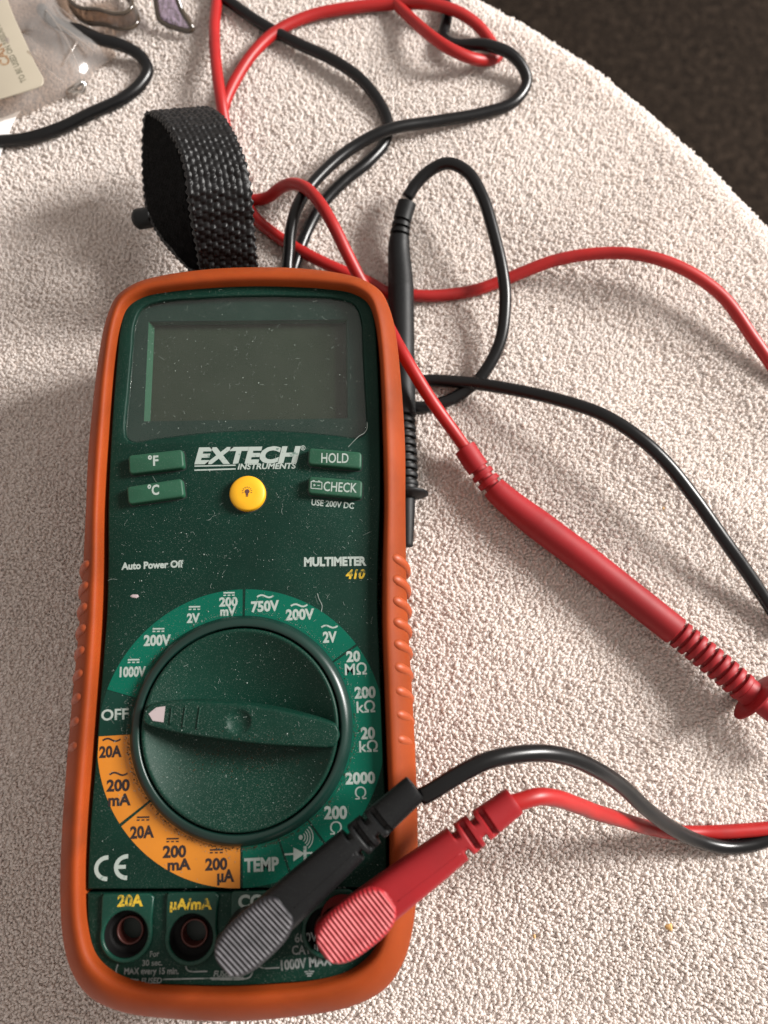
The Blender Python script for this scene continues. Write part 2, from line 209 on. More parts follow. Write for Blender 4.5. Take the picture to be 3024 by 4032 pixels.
def lens_mat(name, tint, gl, rough, haze):
    m, nt, b = new_mat(name); nt.nodes.remove(b); out = nt.nodes['Material Output']
    tr = nd(nt, 'ShaderNodeBsdfTransparent'); tr.inputs[0].default_value = (*tint, 1)
    g = nd(nt, 'ShaderNodeBsdfGlossy'); g.inputs['Roughness'].default_value = rough
    df = nd(nt, 'ShaderNodeBsdfDiffuse'); df.inputs[0].default_value = (.8, .78, .76, 1)
    lw = nd(nt, 'ShaderNodeLayerWeight'); lw.inputs['Blend'].default_value = .5
    pw = nd(nt, 'ShaderNodeMath'); pw.operation = 'POWER'; pw.inputs[1].default_value = 4.0; nt.links.new(lw.outputs['Facing'], pw.inputs[0])
    fr = nd(nt, 'ShaderNodeMapRange'); fr.inputs[3].default_value = gl; fr.inputs[4].default_value = .55; nt.links.new(pw.outputs[0], fr.inputs[0])
    mx = nd(nt, 'ShaderNodeMixShader'); nt.links.new(fr.outputs[0], mx.inputs[0]); nt.links.new(tr.outputs[0], mx.inputs[1]); nt.links.new(g.outputs[0], mx.inputs[2])
    m2 = nd(nt, 'ShaderNodeMixShader')
    hz = nd(nt, 'ShaderNodeMapRange'); hz.inputs[3].default_value = haze * .4; hz.inputs[4].default_value = haze * 1.6
    nt.links.new(noise(nt, 60 if haze > .1 else 160, 4), hz.inputs[0]); nt.links.new(hz.outputs[0], m2.inputs[0])
    nt.links.new(mx.outputs[0], m2.inputs[1]); nt.links.new(df.outputs[0], m2.inputs[2]); nt.links.new(m2.outputs[0], out.inputs[0])
    return m
M['lens'] = lens_mat('clear_window_lens', (.95, .96, .95), .02, .10, .006)
M['bag'] = lens_mat('hazy_clear_plastic', (.80, .745, .70), .05, .16, .13)
M['iris'] = lens_mat('iridescent_clear_plastic', (.66, .60, .74), .16, .06, .08)
M['rimclear'] = plastic('thick_brown_clear_edge', (.045, .033, .022), .12, .4, 90, 0, 0, spec=.8)
M['clear'] = lens_mat('clear_brown_plastic', (.60, .50, .42), .09, .08, .03)

# ---------------------------------------------------------------- mesh helpers (millimetres in, metres out)
def link(name, me, mat, parent=None, smooth=True):
    o = bpy.data.objects.new(name, me); COL.objects.link(o)
    if mat is not None: me.materials.append(mat)
    if smooth and len(me.polygons): me.polygons.foreach_set('use_smooth', [True] * len(me.polygons))
    if parent is not None: o.parent = parent
    return o
def mesh(name, V, Fc, mat, parent=None, smooth=True, sharp=None):
    me = bpy.data.meshes.new(name); me.from_pydata([(x * MM, y * MM, z * MM) for x, y, z in V], [], Fc); me.validate(); me.update()
    bm = bmesh.new(); bm.from_mesh(me); bmesh.ops.recalc_face_normals(bm, faces=bm.faces[:])
    if sharp:
        for e in bm.edges:
            if len(e.link_faces) == 2 and e.calc_face_angle(0) > R(sharp): e.smooth = False
    bm.to_mesh(me); bm.free()
    return link(name, me, mat, parent, smooth)
def empty(name, label, cat, loc=(0, 0, 0), rz=0, group=None):
    o = bpy.data.objects.new(name, None); COL.objects.link(o); o.location = [c * MM for c in loc]; o.rotation_euler = (0, 0, rz)
    o.empty_display_size = .01; tag(o, label, cat, group); return o
def tag(o, label=None, cat=None, group=None, kind=None):
    if label: o['label'] = label
    if cat: o['category'] = cat
    if group: o['group'] = group
    if kind: o['kind'] = kind
    return o
def grid_faces(nr, nc, cu=False, cv=False, off=0):
    F = []
    for i in range(nr if cu else nr - 1):
        for j in range(nc if cv else nc - 1):
            F.append((off + i * nc + j, off + i * nc + (j + 1) % nc, off + ((i + 1) % nr) * nc + (j + 1) % nc, off + ((i + 1) % nr) * nc + j))
    return F
def spline(P, step):
    P = [np.array(p, float) for p in P]; P = [2 * P[0] - P[1]] + P + [2 * P[-1] - P[-2]]
    out = []
    for i in range(1, len(P) - 2):
        p0, p1, p2, p3 = P[i - 1:i + 3]
        t = [0]
        for a, b in ((p0, p1), (p1, p2), (p2, p3)): t.append(t[-1] + max(1e-6, np.linalg.norm(b - a)) ** .5)
        n = max(2, int(np.linalg.norm(p2 - p1) / step))
        for k in range(n):
            u = t[1] + (t[2] - t[1]) * k / n
            A1 = (t[1] - u) / (t[1] - t[0]) * p0 + (u - t[0]) / (t[1] - t[0]) * p1
            A2 = (t[2] - u) / (t[2] - t[1]) * p1 + (u - t[1]) / (t[2] - t[1]) * p2
            A3 = (t[3] - u) / (t[3] - t[2]) * p2 + (u - t[2]) / (t[3] - t[2]) * p3
            B1 = (t[2] - u) / (t[2] - t[0]) * A1 + (u - t[0]) / (t[2] - t[0]) * A2
            B2 = (t[3] - u) / (t[3] - t[1]) * A2 + (u - t[1]) / (t[3] - t[1]) * A3
            out.append((t[2] - u) / (t[2] - t[1]) * B1 + (u - t[1]) / (t[2] - t[1]) * B2)
    out.append(P[-2]); return np.array(out)
def resample(P, n):
    P = np.asarray(P, float); L = np.r_[0, np.cumsum(np.linalg.norm(np.diff(P, axis=0), axis=1))]
    return np.stack([np.interp(np.linspace(0, L[-1], n), L, P[:, k]) for k in range(P.shape[1])], 1)
def frames(P):
    T = np.gradient(P, axis=0); T /= np.linalg.norm(T, axis=1)[:, None]
    up = np.array([0, 0, 1.]); N = np.zeros_like(T); B = np.zeros_like(T)
    for i in range(len(P)):
        b = np.cross(T[i], up)
        if np.linalg.norm(b) < 1e-3: b = B[i - 1]
        b /= np.linalg.norm(b); B[i] = b; N[i] = np.cross(b, T[i])
    return T, N, B
def tube(P, rad, seg=14, caps=True):
    P = np.asarray(P, float); n = len(P); rad = np.full(n, rad) if np.isscalar(rad) else np.asarray(rad)
    T, N, B = frames(P); V = []
    for i in range(n):
        for k in range(seg):
            a = 2 * math.pi * k / seg; V.append(tuple(P[i] + rad[i] * (math.cos(a) * N[i] + math.sin(a) * B[i])))
    Fc = grid_faces(n, seg, cv=True)
    if caps: Fc += [tuple(range(seg))[::-1], tuple(range((n - 1) * seg, n * seg))]
    return V, Fc
def joinvf(parts):
    V, Fc = [], []
    for v, f in parts:
        o = len(V); V += list(v); Fc += [tuple(i + o for i in q) for q in f]
    return V, Fc
def lathe(prof, seg=96, c=(0, 0), close=False):
    V = [(c[0] + r * math.cos(2 * math.pi * k / seg), c[1] + r * math.sin(2 * math.pi * k / seg), z) for r, z in prof for k in range(seg)]
    F = grid_faces(len(prof), seg, cv=True)
    if close: F.append(tuple(range((len(prof) - 1) * seg, len(prof) * seg)))
    return V, F
def box(x0, y0, z0, x1, y1, z1):
    V = [(x, y, z) for z in (z0, z1) for x, y in ((x0, y0), (x1, y0), (x1, y1), (x0, y1))]
    return V, [(3, 2, 1, 0), (4, 5, 6, 7), (0, 1, 5, 4), (1, 2, 6, 5), (2, 3, 7, 6), (3, 0, 4, 7)]
def slab(name, outline, holes, ztop, zbot, bev, mat, parent, res=2, smooth=True):
    """a flat plate with real holes: a filled 2-D curve, extruded and bevelled, made into a mesh"""
    c = bpy.data.curves.new(name, 'CURVE'); c.dimensions = '2D'; c.fill_mode = 'BOTH'
    for loop in [outline] + list(holes):
        s = c.splines.new('POLY'); s.points.add(len(loop) - 1); s.use_cyclic_u = True
        for p, q in zip(s.points, loop): p.co = (q[0] * MM, q[1] * MM, 0, 1)
    h = (ztop - zbot) / 2 * MM; c.extrude = max(0, h - bev * MM); c.bevel_depth = bev * MM; c.bevel_resolution = res; c.offset = -bev * MM
    o = bpy.data.objects.new(name, c); COL.objects.link(o); dg = bpy.context.evaluated_depsgraph_get()
    me = bpy.data.meshes.new_from_object(o.evaluated_get(dg)); bpy.data.objects.remove(o); bpy.data.curves.remove(c)
    me.transform(Matrix.Translation((0, 0, (ztop + zbot) / 2 * MM))); me.materials.clear(); me.name = name
    bm = bmesh.new(); bm.from_mesh(me); bmesh.ops.remove_doubles(bm, verts=bm.verts[:], dist=1e-6)
    for e in bm.edges:
        if len(e.link_faces) == 2 and e.calc_face_angle(0) > R(35): e.smooth = False
    bm.to_mesh(me); bm.free()
    return link(name, me, mat, parent, smooth)
def circle(cx, cy, r, n=64): return [(cx + r * math.cos(2 * math.pi * k / n), cy + r * math.sin(2 * math.pi * k / n)) for k in range(n)]
def closed_sym(half, n=240):
    """right half outline (top to bottom) mirrored and smoothed"""
    P = [(x, y, 0) for x, y in half]; full = P + [(-x, y, 0) for x, y, _ in P[-2:0:-1]]
    full = full[-3:] + full + full[:4]
    S = spline(full, .8); a = np.array(full[3]); 
    i0 = min(range(len(S)), key=lambda i: np.linalg.norm(S[i] - a) + (0 if i < len(S) // 2 else 1e3))
    i1 = min(range(len(S)), key=lambda i: np.linalg.norm(S[i] - a) + (0 if i > len(S) // 2 else 1e3))
    return [tuple(p[:2]) for p in S[i0:i1]]
def inset(poly, d):
    P = np.array(poly); T = np.roll(P, -1, 0) - np.roll(P, 1, 0); T /= np.linalg.norm(T, axis=1)[:, None]
    N = np.stack([-T[:, 1], T[:, 0]], 1); c = P.mean(0)
    if ((P + N * .1 - c) ** 2).sum() > ((P - c) ** 2).sum(): N = -N
    return [tuple(p) for p in P + N * d]
_font_cache = {}
def text_mesh(s, bold):
    key = (s, bold)
    if key not in _font_cache:
        c = bpy.data.curves.new('t', 'FONT'); c.body = s; c.resolution_u = 3; c.offset = bold; c.fill_mode = 'FRONT'
        o = bpy.data.objects.new('t', c); COL.objects.link(o)
        me = bpy.data.meshes.new_from_object(o.evaluated_get(bpy.context.evaluated_depsgraph_get()))
        xy = np.array([v.co[:2] for v in me.vertices]); fc = [tuple(p.vertices) for p in me.polygons]
        bpy.data.objects.remove(o); bpy.data.curves.remove(c); bpy.data.meshes.remove(me); _font_cache[key] = (xy, fc)
    return _font_cache[key]
def lettering(s, x, y, ang, w, h, mat, parent, z, bold=.03, sl=0):
    xy, fc = text_mesh(s, bold); q = xy.copy(); cap = .69 + bold
    q[:, 0] = (q[:, 0] - q[:, 0].min()) / (q[:, 0].max() - q[:, 0].min()); q[:, 1] = (q[:, 1] + bold * .5) / cap
    q[:, 0] = q[:, 0] * (w - sl * h) + q[:, 1] * sl * h; q[:, 1] *= h
    ca, sa = math.cos(ang), math.sin(ang)
    return mesh('lettering', [(x + ca * a - sa * b, y + sa * a + ca * b, z) for a, b in q], fc, mat, parent, False)
def ribbon_flat(P, w, z):
    P = np.array(P, float); T = np.gradient(P, axis=0); T /= np.linalg.norm(T, axis=1)[:, None]; N = np.stack([-T[:, 1], T[:, 0]], 1) * w / 2
    V = [(*p, z) for a, b in zip(P - N, P + N) for p in (a, b)]
    return V, [(2 * i, 2 * i + 1, 2 * i + 3, 2 * i + 2) for i in range(len(P) - 1)]

# ---------------------------------------------------------------- setting: carpet far below, towel over the round table edge
def carpet_mat():
    m, nt, b = new_mat('dark_brown_carpet')
    nt.links.new(ramp(nt, noise(nt, 130, 6, .75), [(.34, (.004, .0027, .0018)), (.55, (.017, .0118, .0082)), (.72, (.045, .032, .023))]), b.inputs['Base Color'])
    b.inputs['Roughness'].default_value = .95; b.inputs['Specular IOR Level'].default_value = .1
    bump(nt, b, noise(nt, 260, 4), 1.0, .004); return m
n = 60
V = [(-500 + 2200 * i / n, -500 + 2200 * j / n, -430 + 1.5 * math.sin(i * 2.1) * math.cos(j * 1.7)) for i in range(n + 1) for j in range(n + 1)]
tag(mesh('floor', V, grid_faces(n + 1, n + 1), carpet_mat()), 'dark brown carpet floor far below the towel', kind='structure')

TC = np.array((-185., -78.)); TR = 396.
def tow_h(x, y):
    h = .5 * np.sin(x / 23. + y / 61.) + .45 * np.sin(y / 29. - x / 37. + 1.3) + .25 * np.sin((x + y) / 11.3)
    for cx, cy, ang, wd, amp in ((95, 62, -38, 7, 1.6), (118, 95, -40, 8, 1.4), (62, -66, 18, 9, 1.2), (-110, 120, 10, 14, 1.6), (112, -62, -52, 8, 1.5), (60, 150, -30, 13, 1.3), (-95, 200, 35, 9, 1.3), (90, 140, 65, 12, 1.2), (40, 10, -30, 10, 1.0), (95, 10, -60, 9, 1.2)):
        a = math.radians(ang); u = (x - cx) * math.cos(a) + (y - cy) * math.sin(a); v = -(x - cx) * math.sin(a) + (y - cy) * math.cos(a)
        h = h + amp * np.exp(-(v / wd) ** 2 - (u / 55.) ** 2)
    return h - 1.15
r0 = 11.
def tow_point(th, s):
    """s: distance along the towel from its centre; past the rounded edge it hangs"""
    sf = TR - r0
    rag = .35 * math.sin(th * 61) * math.sin(th * 23 + 1) + .6 * math.sin(th * 17)
    if s <= sf: r, dz = s, 0.
    elif s < sf + r0 * math.pi / 2: a = (s - sf) / r0; r, dz = sf + r0 * math.sin(a), -r0 * (1 - math.cos(a))
    else: r, dz = TR + .6 * math.sin(th * 40), -r0 - (s - sf - r0 * math.pi / 2)
    r += rag * max(0, min(1, (s - sf + 20) / 20))
    x, y = TC[0] + r * math.cos(th), TC[1] + r * math.sin(th)
    return x, y, float(tow_h(x, y)) * max(0, min(1, (sf + 12 - s) / 12 + .35)) + dz
ss = list(np.linspace(2, TR - r0, 95)) + [TR - r0 + r0 * math.pi / 2 * k / 6 for k in range(1, 7)] + [TR - r0 + r0 * math.pi / 2 + 9 * k for k in range(1, 10)]
nth = 480
V = [tow_point(2 * math.pi * k / nth, s) for s in ss for k in range(nth)]; V = [(x, y, z + .62) for x, y, z in V]     # the ground the loops stand in
F_ = grid_faces(len(ss), nth, cv=True) + [tuple(range(nth))]
def towel_mat(name, pile):
    m, nt, b = new_mat(name)
    f = noise(nt, 28, 4)
    c = ramp(nt, f, [(.3, (.895, .855, .825)), (.7, (.93, .905, .885))])
    if pile:
        at = nd(nt, 'ShaderNodeAttribute'); at.attribute_name = 'tint'; at.attribute_type = 'INSTANCER'
        mx = nd(nt, 'ShaderNodeMix'); mx.data_type = 'RGBA'; mx.blend_type = 'MULTIPLY'; mx.inputs[0].default_value = 1
        c2 = ramp(nt, at.outputs['Fac'], [(0, (.93, .915, .90)), (.5, (.98, .972, .965)), (1, (1, 1, 1))])
        nt.links.new(c, mx.inputs[6]); nt.links.new(c2, mx.inputs[7]); c = mx.outputs[2]
    nt.links.new(c, b.inputs['Base Color'])
    b.inputs['Roughness'].default_value = .85; b.inputs['Specular IOR Level'].default_value = .2
    if pile:      # cotton loops let some light through
        out = nt.nodes['Material Output']; tl = nd(nt, 'ShaderNodeBsdfTranslucent'); nt.links.new(c, tl.inputs[0])
        mx2 = nd(nt, 'ShaderNodeMixShader'); mx2.inputs[0].default_value = .62; nt.links.new(b.outputs[0], mx2.inputs[1]); nt.links.new(tl.outputs[0], mx2.inputs[2]); nt.links.new(mx2.outputs[0], out.inputs[0])
    return m
towel = mesh('towel', V, F_, towel_mat('towel_ground', False))
tag(towel, 'cream terry cloth towel with a round fuzzy edge, spread under everything', 'towel')
def pile():
    # loop positions: jittered rows over everything the camera can see, plus the edge roll
    pts = []; sp = .66
    xs = np.arange(-190, 190, sp); ys = np.arange(-135, 300, sp * .92)
    gx, gy = np.meshgrid(xs, ys); gx = gx + (np.arange(len(ys)) % 2)[:, None] * sp / 2
    gx = (gx + rng.normal(0, .2, gx.shape)).ravel(); gy = (gy + rng.normal(0, .2, gy.shape)).ravel()
    # only inside the view with a margin of about 30 mm on every side
    dep = 240 * math.cos(R(12)) + gy * math.sin(R(12)); v = (gy * math.cos(R(12)) - 240 * math.sin(R(12)))
    ok = (np.abs(gx) < dep * .5 + 32) & (v / dep < .78) & (v / dep > -.80)
    gx, gy = gx[ok], gy[ok]; r = np.hypot(gx - TC[0], gy - TC[1]); th = np.arctan2(gy - TC[1], gx - TC[0])
    ok = r < TR - r0; gx, gy, th2 = gx[ok], gy[ok], th[ok]
    P = np.stack([gx, gy, tow_h(gx, gy)], 1); Nn = np.tile((0, 0, 1.), (len(P), 1))
    # keep the loops out from under the meter
    dx, dy = P[:, 0] + 36.2, P[:, 1] - 17.6; P_ok = ~((np.abs(dx) < 33) & (np.abs(dy) < 84)); P, Nn = P[P_ok], Nn[P_ok]
    E, En = [], []
    for t in np.arange(R(5), R(95), sp / TR):
        for s in np.arange(TR - r0, TR + 22, sp):
            s2 = s + rng.normal(0, .3); t2 = t + rng.normal(0, .3) / TR
            a = min(max((s2 - TR + r0) / r0, 0), math.pi / 2)
            E.append(tow_point(t2, s2)); En.append((math.sin(a) * math.cos(t2), math.sin(a) * math.sin(t2), math.cos(a)))
    P = np.r_[P, np.array(E)]; Nn = np.r_[Nn, np.array(En)]
    n = len(P); Nn = Nn + rng.normal(0, .26, Nn.shape) + np.stack([.62 + .28 * np.sin(P[:, 1] / 17 + P[:, 0] / 29), .30 + .35 * np.sin(P[:, 0] / 21 - P[:, 1] / 13), np.zeros(n)], 1); Nn /= np.linalg.norm(Nn, axis=1)[:, None]
    me = bpy.data.meshes.new('terry_pile'); me.vertices.add(n); me.vertices.foreach_set('co', (P * MM).ravel()); me.update()
    rot = np.zeros((n, 3))
    spin = R(-38) + .7 * np.sin(P[:, 0] / 14 + P[:, 1] / 23) + .5 * np.sin(P[:, 1] / 9 - P[:, 0] / 17) + rng.normal(0, .45, n) + np.where(rng.random(n) < .15, rng.uniform(-3, 3, n), 0)
    q = [(Vector(a).to_track_quat('Z', 'Y') @ Matrix.Rotation(s, 3, 'Z').to_quaternion()).to_euler() for a, s in zip(Nn, spin)]
    rot = np.array([tuple(e) for e in q]); sc = np.clip(rng.normal(1, .13, n), .65, 1.35)
    for nm, ty, ar, key in (('rot', 'FLOAT_VECTOR', rot, 'vector'), ('size', 'FLOAT', sc, 'value'), ('tint', 'FLOAT', rng.random(n), 'value'), ('kindi', 'INT', rng.integers(0, 4, n), 'value')):
        at = me.attributes.new(nm, ty, 'POINT'); at.data.foreach_set(key, np.ascontiguousarray(ar).ravel())
    o = bpy.data.objects.new('terry_pile', me); COL.objects.link(o); o.parent = towel; tag(o, kind='stuff')
    mat = towel_mat('terry_loop', True); me.materials.append(mat)
    g = bpy.data.node_groups.new('terry_loops', 'GeometryNodeTree'); g.interface.new_socket('Geometry', in_out='INPUT', socket_type='NodeSocketGeometry'); g.interface.new_socket('Geometry', in_out='OUTPUT', socket_type='NodeSocketGeometry')
    L = g.links.new; N = g.nodes.new
    gi = N('NodeGroupInput'); go = N('NodeGroupOutput'); iop = N('GeometryNodeInstanceOnPoints'); g2i = N('GeometryNodeGeometryToInstance')
    for k, (hgt, wid, lean, rr) in enumerate(((2.2, .46, .2, .29), (2.0, .58, .3, .31), (2.4, .40, .1, .28), (1.8, .62, .4, .31))):
        bz = N('GeometryNodeCurvePrimitiveBezierSegment'); bz.mode = 'POSITION'; bz.inputs['Resolution'].default_value = 9
        bz.inputs['Start'].default_value = (-wid * .5 * MM, 0, -1.0 * MM); bz.inputs['End'].default_value = (wid * .5 * MM, 0.1 * MM, -1.0 * MM)
        bz.inputs['Start Handle'].default_value = ((-wid * .9) * MM, lean * .7 * MM, hgt * 1.25 * MM); bz.inputs['End Handle'].default_value = ((wid * .9) * MM, lean * 1.3 * MM, hgt * 1.25 * MM)
        cc = N('GeometryNodeCurvePrimitiveCircle'); cc.inputs['Resolution'].default_value = 7; cc.inputs['Radius'].default_value = rr * MM
        cm = N('GeometryNodeCurveToMesh'); L(bz.outputs[0], cm.inputs[0]); L(cc.outputs[0], cm.inputs[1])
        sm = N('GeometryNodeSetShadeSmooth'); L(cm.outputs[0], sm.inputs[0]); mt = N('GeometryNodeSetMaterial'); mt.inputs['Material'].default_value = mat
        L(sm.outputs[0], mt.inputs[0]); L(mt.outputs[0], g2i.inputs[0])
    def attr(nm, ty):
        a = N('GeometryNodeInputNamedAttribute'); a.data_type = ty; a.inputs[0].default_value = nm; return [s for s in a.outputs if s.enabled][0]
    e2r = N('FunctionNodeEulerToRotation'); L(attr('rot', 'FLOAT_VECTOR'), e2r.inputs[0])
    L(gi.outputs[0], iop.inputs['Points']); L(g2i.outputs[0], iop.inputs['Instance']); iop.inputs['Pick Instance'].default_value = True
    L(attr('kindi', 'INT'), iop.inputs['Instance Index']); L(e2r.outputs[0], iop.inputs['Rotation']); L(attr('size', 'FLOAT'), iop.inputs['Scale'])
    L(iop.outputs[0], go.inputs[0])
    md = o.modifiers.new('loops', 'NODES'); md.node_group = g
    return n
print('LOOPS', pile())

# ---------------------------------------------------------------- the multimeter
M0 = (-36.2, 17.6, 0); AL = R(1.1)
def l2w(x, y, z=0): return (M0[0] + x * math.cos(AL) - y * math.sin(AL), M0[1] + x * math.sin(AL) + y * math.cos(AL), z)
meter = empty('multimeter', 'dark green digital multimeter in an orange rubber holster lying face up', 'multimeter', M0, AL)
ZF = 43.0
INN = [(0, 88.9), (12, 88.5), (22, 87.6), (29, 86.2), (33.3, 83.2), (35.2, 78), (36.3, 69), (37.0, 45), (37.0, 25), (36.3, 8), (36.0, -8), (36.2, -22), (36.5, -38), (36.7, -52), (36.4, -64), (35.2, -74), (32.6, -80.8), (27.5, -84.9), (20, -87.2), (10, -88.2), (0, -88.5)]
OUT = [(0, 95.9), (12, 95.5), (24, 93.9), (32, 91.5), (37.3, 87.5), (39.7, 81.8), (41.2, 73), (42.7, 45), (42.4, 25), (42.2, 8), (42.4, -8), (42.9, -22), (43.3, -38), (43.4, -54), (43, -66), (41.7, -77), (39.3, -84.5), (34.8, -90.3), (26.8, -93.9), (13, -95.8), (0, -96.4)]
def holster():
    full = lambda H: [np.array((x, y, 0.)) for x, y in H] + [np.array((-x, y, 0.)) for x, y in H[-2:0:-1]]
    A, B = full(INN), full(OUT); n = len(A); A2 = A[-3:] + A + A[:4]; B2 = B[-3:] + B + B[:4]
    both = [np.r_[a, b] for a, b in zip(A2, B2)]
    S = spline(both, 1.6)
    k0 = int(np.argmin(np.abs(S[:, 0]) + np.where((S[:, 1] > 0) & (np.arange(len(S)) < len(S) / 2), 0, 1e3))); k1 = int(np.argmin(np.abs(S[:, 0]) + np.where((S[:, 1] > 0) & (np.arange(len(S)) > len(S) / 2), 0, 1e3)))
    S = S[k0:k1]
    prof = [(None, -.9, 36.0), (None, -.5, 39.5), (None, -.05, 44.6), (None, .02, 45.7), (None, .10, 46.35), (None, .20, 46.4), (None, .34, 46.0), (None, .50, 45.2), (None, .66, 44.1), (None, .82, 42.8), (None, .94, 41.4), (None, 1.0, 39.8), (None, 1.0, 36), (-.6, 1, 26), (-2.2, 1, 15), (-4.5, 1, 6), (-7, 1, 1.4), (-11, 1, 0)]
    V = []
    for off, f, z in prof:
        for s in S:
            a, b = s[:2], s[3:5]; w = np.linalg.norm(b - a); nrm = (b - a) / w
            p = a + nrm * (f * w + (off or 0)) if f >= 0 else a + nrm * f * .9
            V.append((p[0], p[1], z))
    m = len(S); F = grid_faces(len(prof), m, cv=True) + [tuple(range((len(prof) - 1) * m, len(prof) * m))]
    return mesh('holster', V, F, M['rubber'], meter)
hol = holster()
tag(hol, 'orange rubber holster with ribbed grips on both sides')
# grip bumps: curved capsules from the top of the lip over the side
def bump_me(sign):
    P = spline([(37.9 * sign, 1.5, 45.4), (39.6 * sign, .9, 44.2), (41.1 * sign, .1, 41.9), (42.0 * sign, -1.0, 38.8), (42.0 * sign, -2.2, 33)], .35)
    k = np.linspace(0, 1, len(P)); rad = 1.38 * np.minimum(1, np.sqrt(np.clip(1 - (1 - np.clip(k / .16, 0, 1)) ** 2, 0.01, 1))) * np.minimum(1, np.sqrt(np.clip(1 - (1 - np.clip((1 - k) / .16, 0, 1)) ** 2, .01, 1)))
    return tube(P, rad, 12)
for sg in (1, -1):
    first = None
    for y in D['BUMPR']:
        if first is None:
            first = mesh('grip_bump', *bump_me(sg), M['bumpm'], hol); o = first
        else:
            o = first.copy(); COL.objects.link(o)
        o.location = (0, y * MM, 0)
# inner case
FACE = [(0, 91.0), (12, 90.6), (22, 89.5), (29, 87.7), (33.3, 84.4), (35.0, 78.5), (35.7, 66), (36.0, 45), (35.8, 28), (35.0, 12), (34.6, 0), (34.8, -12), (35.1, -25), (35.4, -40), (35.7, -52), (35.6, -64), (34.8, -75), (32.8, -81), (28.5, -84.8), (20, -87), (10, -87.7), (0, -88.0)]
face_o = closed_sym(FACE)
slab('case', inset(face_o, .9), [], 37.2, 2.0, .3, M['case'], meter)
# split the face outline at the seam
seam = lambda x: -67.3 - .012 * x
up = [p for p in face_o if p[1] > seam(p[0])]; lo_ = [p for p in face_o if p[1] < seam(p[0]) - .25]
def roll_gap(P):   # start the list after the big gap so that the closing edge is the seam
    d = [math.dist(P[i], P[(i + 1) % len(P)]) for i in range(len(P))]; k = d.index(max(d)); return P[k + 1:] + P[:k + 1]
up, lo_ = roll_gap(up), roll_gap(lo_)
WIN = [(0, 86.0), (12, 85.7), (25.5, 84.6), (29.6, 82.8), (31.4, 78.5), (31.8, 70), (32.2, 58), (32.5, 47.6), (32.0, 45.3), (30.2, 44.0), (24, 44.7), (12, 46.0), (0, 46.5)]
win_o = closed_sym(WIN)
DC_ = (0.4, -30.2)
fp = slab('faceplate', up, [win_o, circle(*DC_, 25.0, 96)], ZF, 38, .45, M['green'], meter)
J0, J1 = D['JACK']; JX = [J0, J1, (4.9, -77.0), (21.5, -76.5)]
jp = slab('jack_panel', lo_, [circle(*j, 5.1) for j in JX], ZF - .1, 38, .4, M['green'], meter)
for i, j in enumerate(JX):
    x0, x1 = j[0] - 6.1, j[0] + 6.3
    pts = [(x0, -68.0), (x0 + .5, -67.5), (x1 - 1.0, -67.6), (x1, -68.4), (x1 - .3, -73)]
    a0 = math.atan2(-73 - j[1], x1 - .3 - j[0])
    pts += [(j[0] + 6.2 * math.cos(a), j[1] + 6.2 * math.sin(a)) for a in np.linspace(a0 - .35, -math.pi - .25, 30)]
    pts += [(x0 + .0, -73)]
    s = slab('jack_surround', pts, [circle(*j, 5.1)], ZF + .75, ZF - .3, .5, M['jackgreen'], jp, 3)
    V1 = lathe([(5.1, ZF + .3), (4.95, 41), (4.8, 39.6), (3.3, 39.6)], 48, j)
    so = mesh('jack_socket', *V1, M['hole'], meter)
    mesh('contact_ring', *lathe([(3.3, 39.6), (3.25, 40.3), (3.1, 40.5), (2.85, 40.5), (2.7, 40.2), (2.35, 26)], 40, j), M['copper'], so)
    mesh('socket_bottom', *lathe([(2.36, 26), (.1, 26)], 24, j), M['hole'], so)
# LCD window
win = slab('window_frame', inset(win_o, -.6), [[(27.4, 79.2), (27.4, 50.2), (-28.0, 50.4), (-28.0, 79.6)]], 41.0, 40.6, .0, M['frame'], meter)
mesh('display', [(-29.6, 49, 38.6), (28.8, 49, 38.6), (28.8, 81, 38.6), (-29.6, 81, 38.6)], [(0, 1, 2, 3)], M['display'], win, False)
V = [(-28.0, 79.6, 40.98), (-28.0, 50.4, 40.98), (-27.0, 50.4, 38.65), (-27.0, 79.6, 38.65), (27.4, 79.2, 40.98), (27.4, 50.2, 40.98), (26.9, 50.2, 38.65), (26.9, 79.2, 38.65)]
mesh('frame_wall', V, [(0, 1, 2, 3), (5, 4, 7, 6), (4, 0, 3, 7), (1, 5, 6, 2)], M['button'], win, False)
slab('window_lens', inset(win_o, .25), [], 42.55, 41.7, .12, M['lens'], win, 2)
# print on the face
ZP = ZF + .06
RC = (0.4, -31.5); RR = 35.5
def ringpt(a, outer):
    d = np.array((math.cos(a), math.sin(a))); o = np.array(DC_)
    if not outer: return tuple(o + d * 26.4)
    v = o - np.array(RC); b = v @ d; t = -b + math.sqrt(b * b - (v @ v - RR * RR)); p = o + d * t
    lim = 35.15 if p[0] > 0 else 34.75
    lim = min(lim, np.interp(-p[1], [0, 12, 25, 40, 52, 64], [34.3, 34.5, 34.8, 35.1, 35.4, 35.3]))
    if abs(p[0]) > lim: p = o + d * ((lim * np.sign(p[0]) - o[0]) / d[0])
    return tuple(p)
def sector(a0, a1, mat, label=None):
    a0, a1 = R(a0), R(a1); n = max(6, int(abs(a1 - a0) / R(1.2))); A = np.linspace(a0, a1, n)
    V = [(*ringpt(a, k), ZP - .03) for a in A for k in (0, 1)]
    return mesh('scale_sector', V, [(2 * i, 2 * i + 1, 2 * i + 3, 2 * i + 2) for i in range(n - 1)], mat, fp, False)
g = .55
for a0, a1, mt in ((163.8, 90.6, 'teal'), (89.4, 34.8, 'teal'), (33.8, -52.6, 'teal'), (-53.6, -69.7, 'teal'), (-70.6, -88.4, 'teal'), (-89.5, -141.8, 'orangeprint'), (-143.0, -177.6, 'orangeprint'), (-177.7, -195.9, 'offgreen')):
    sector(a0, a1, M[mt])
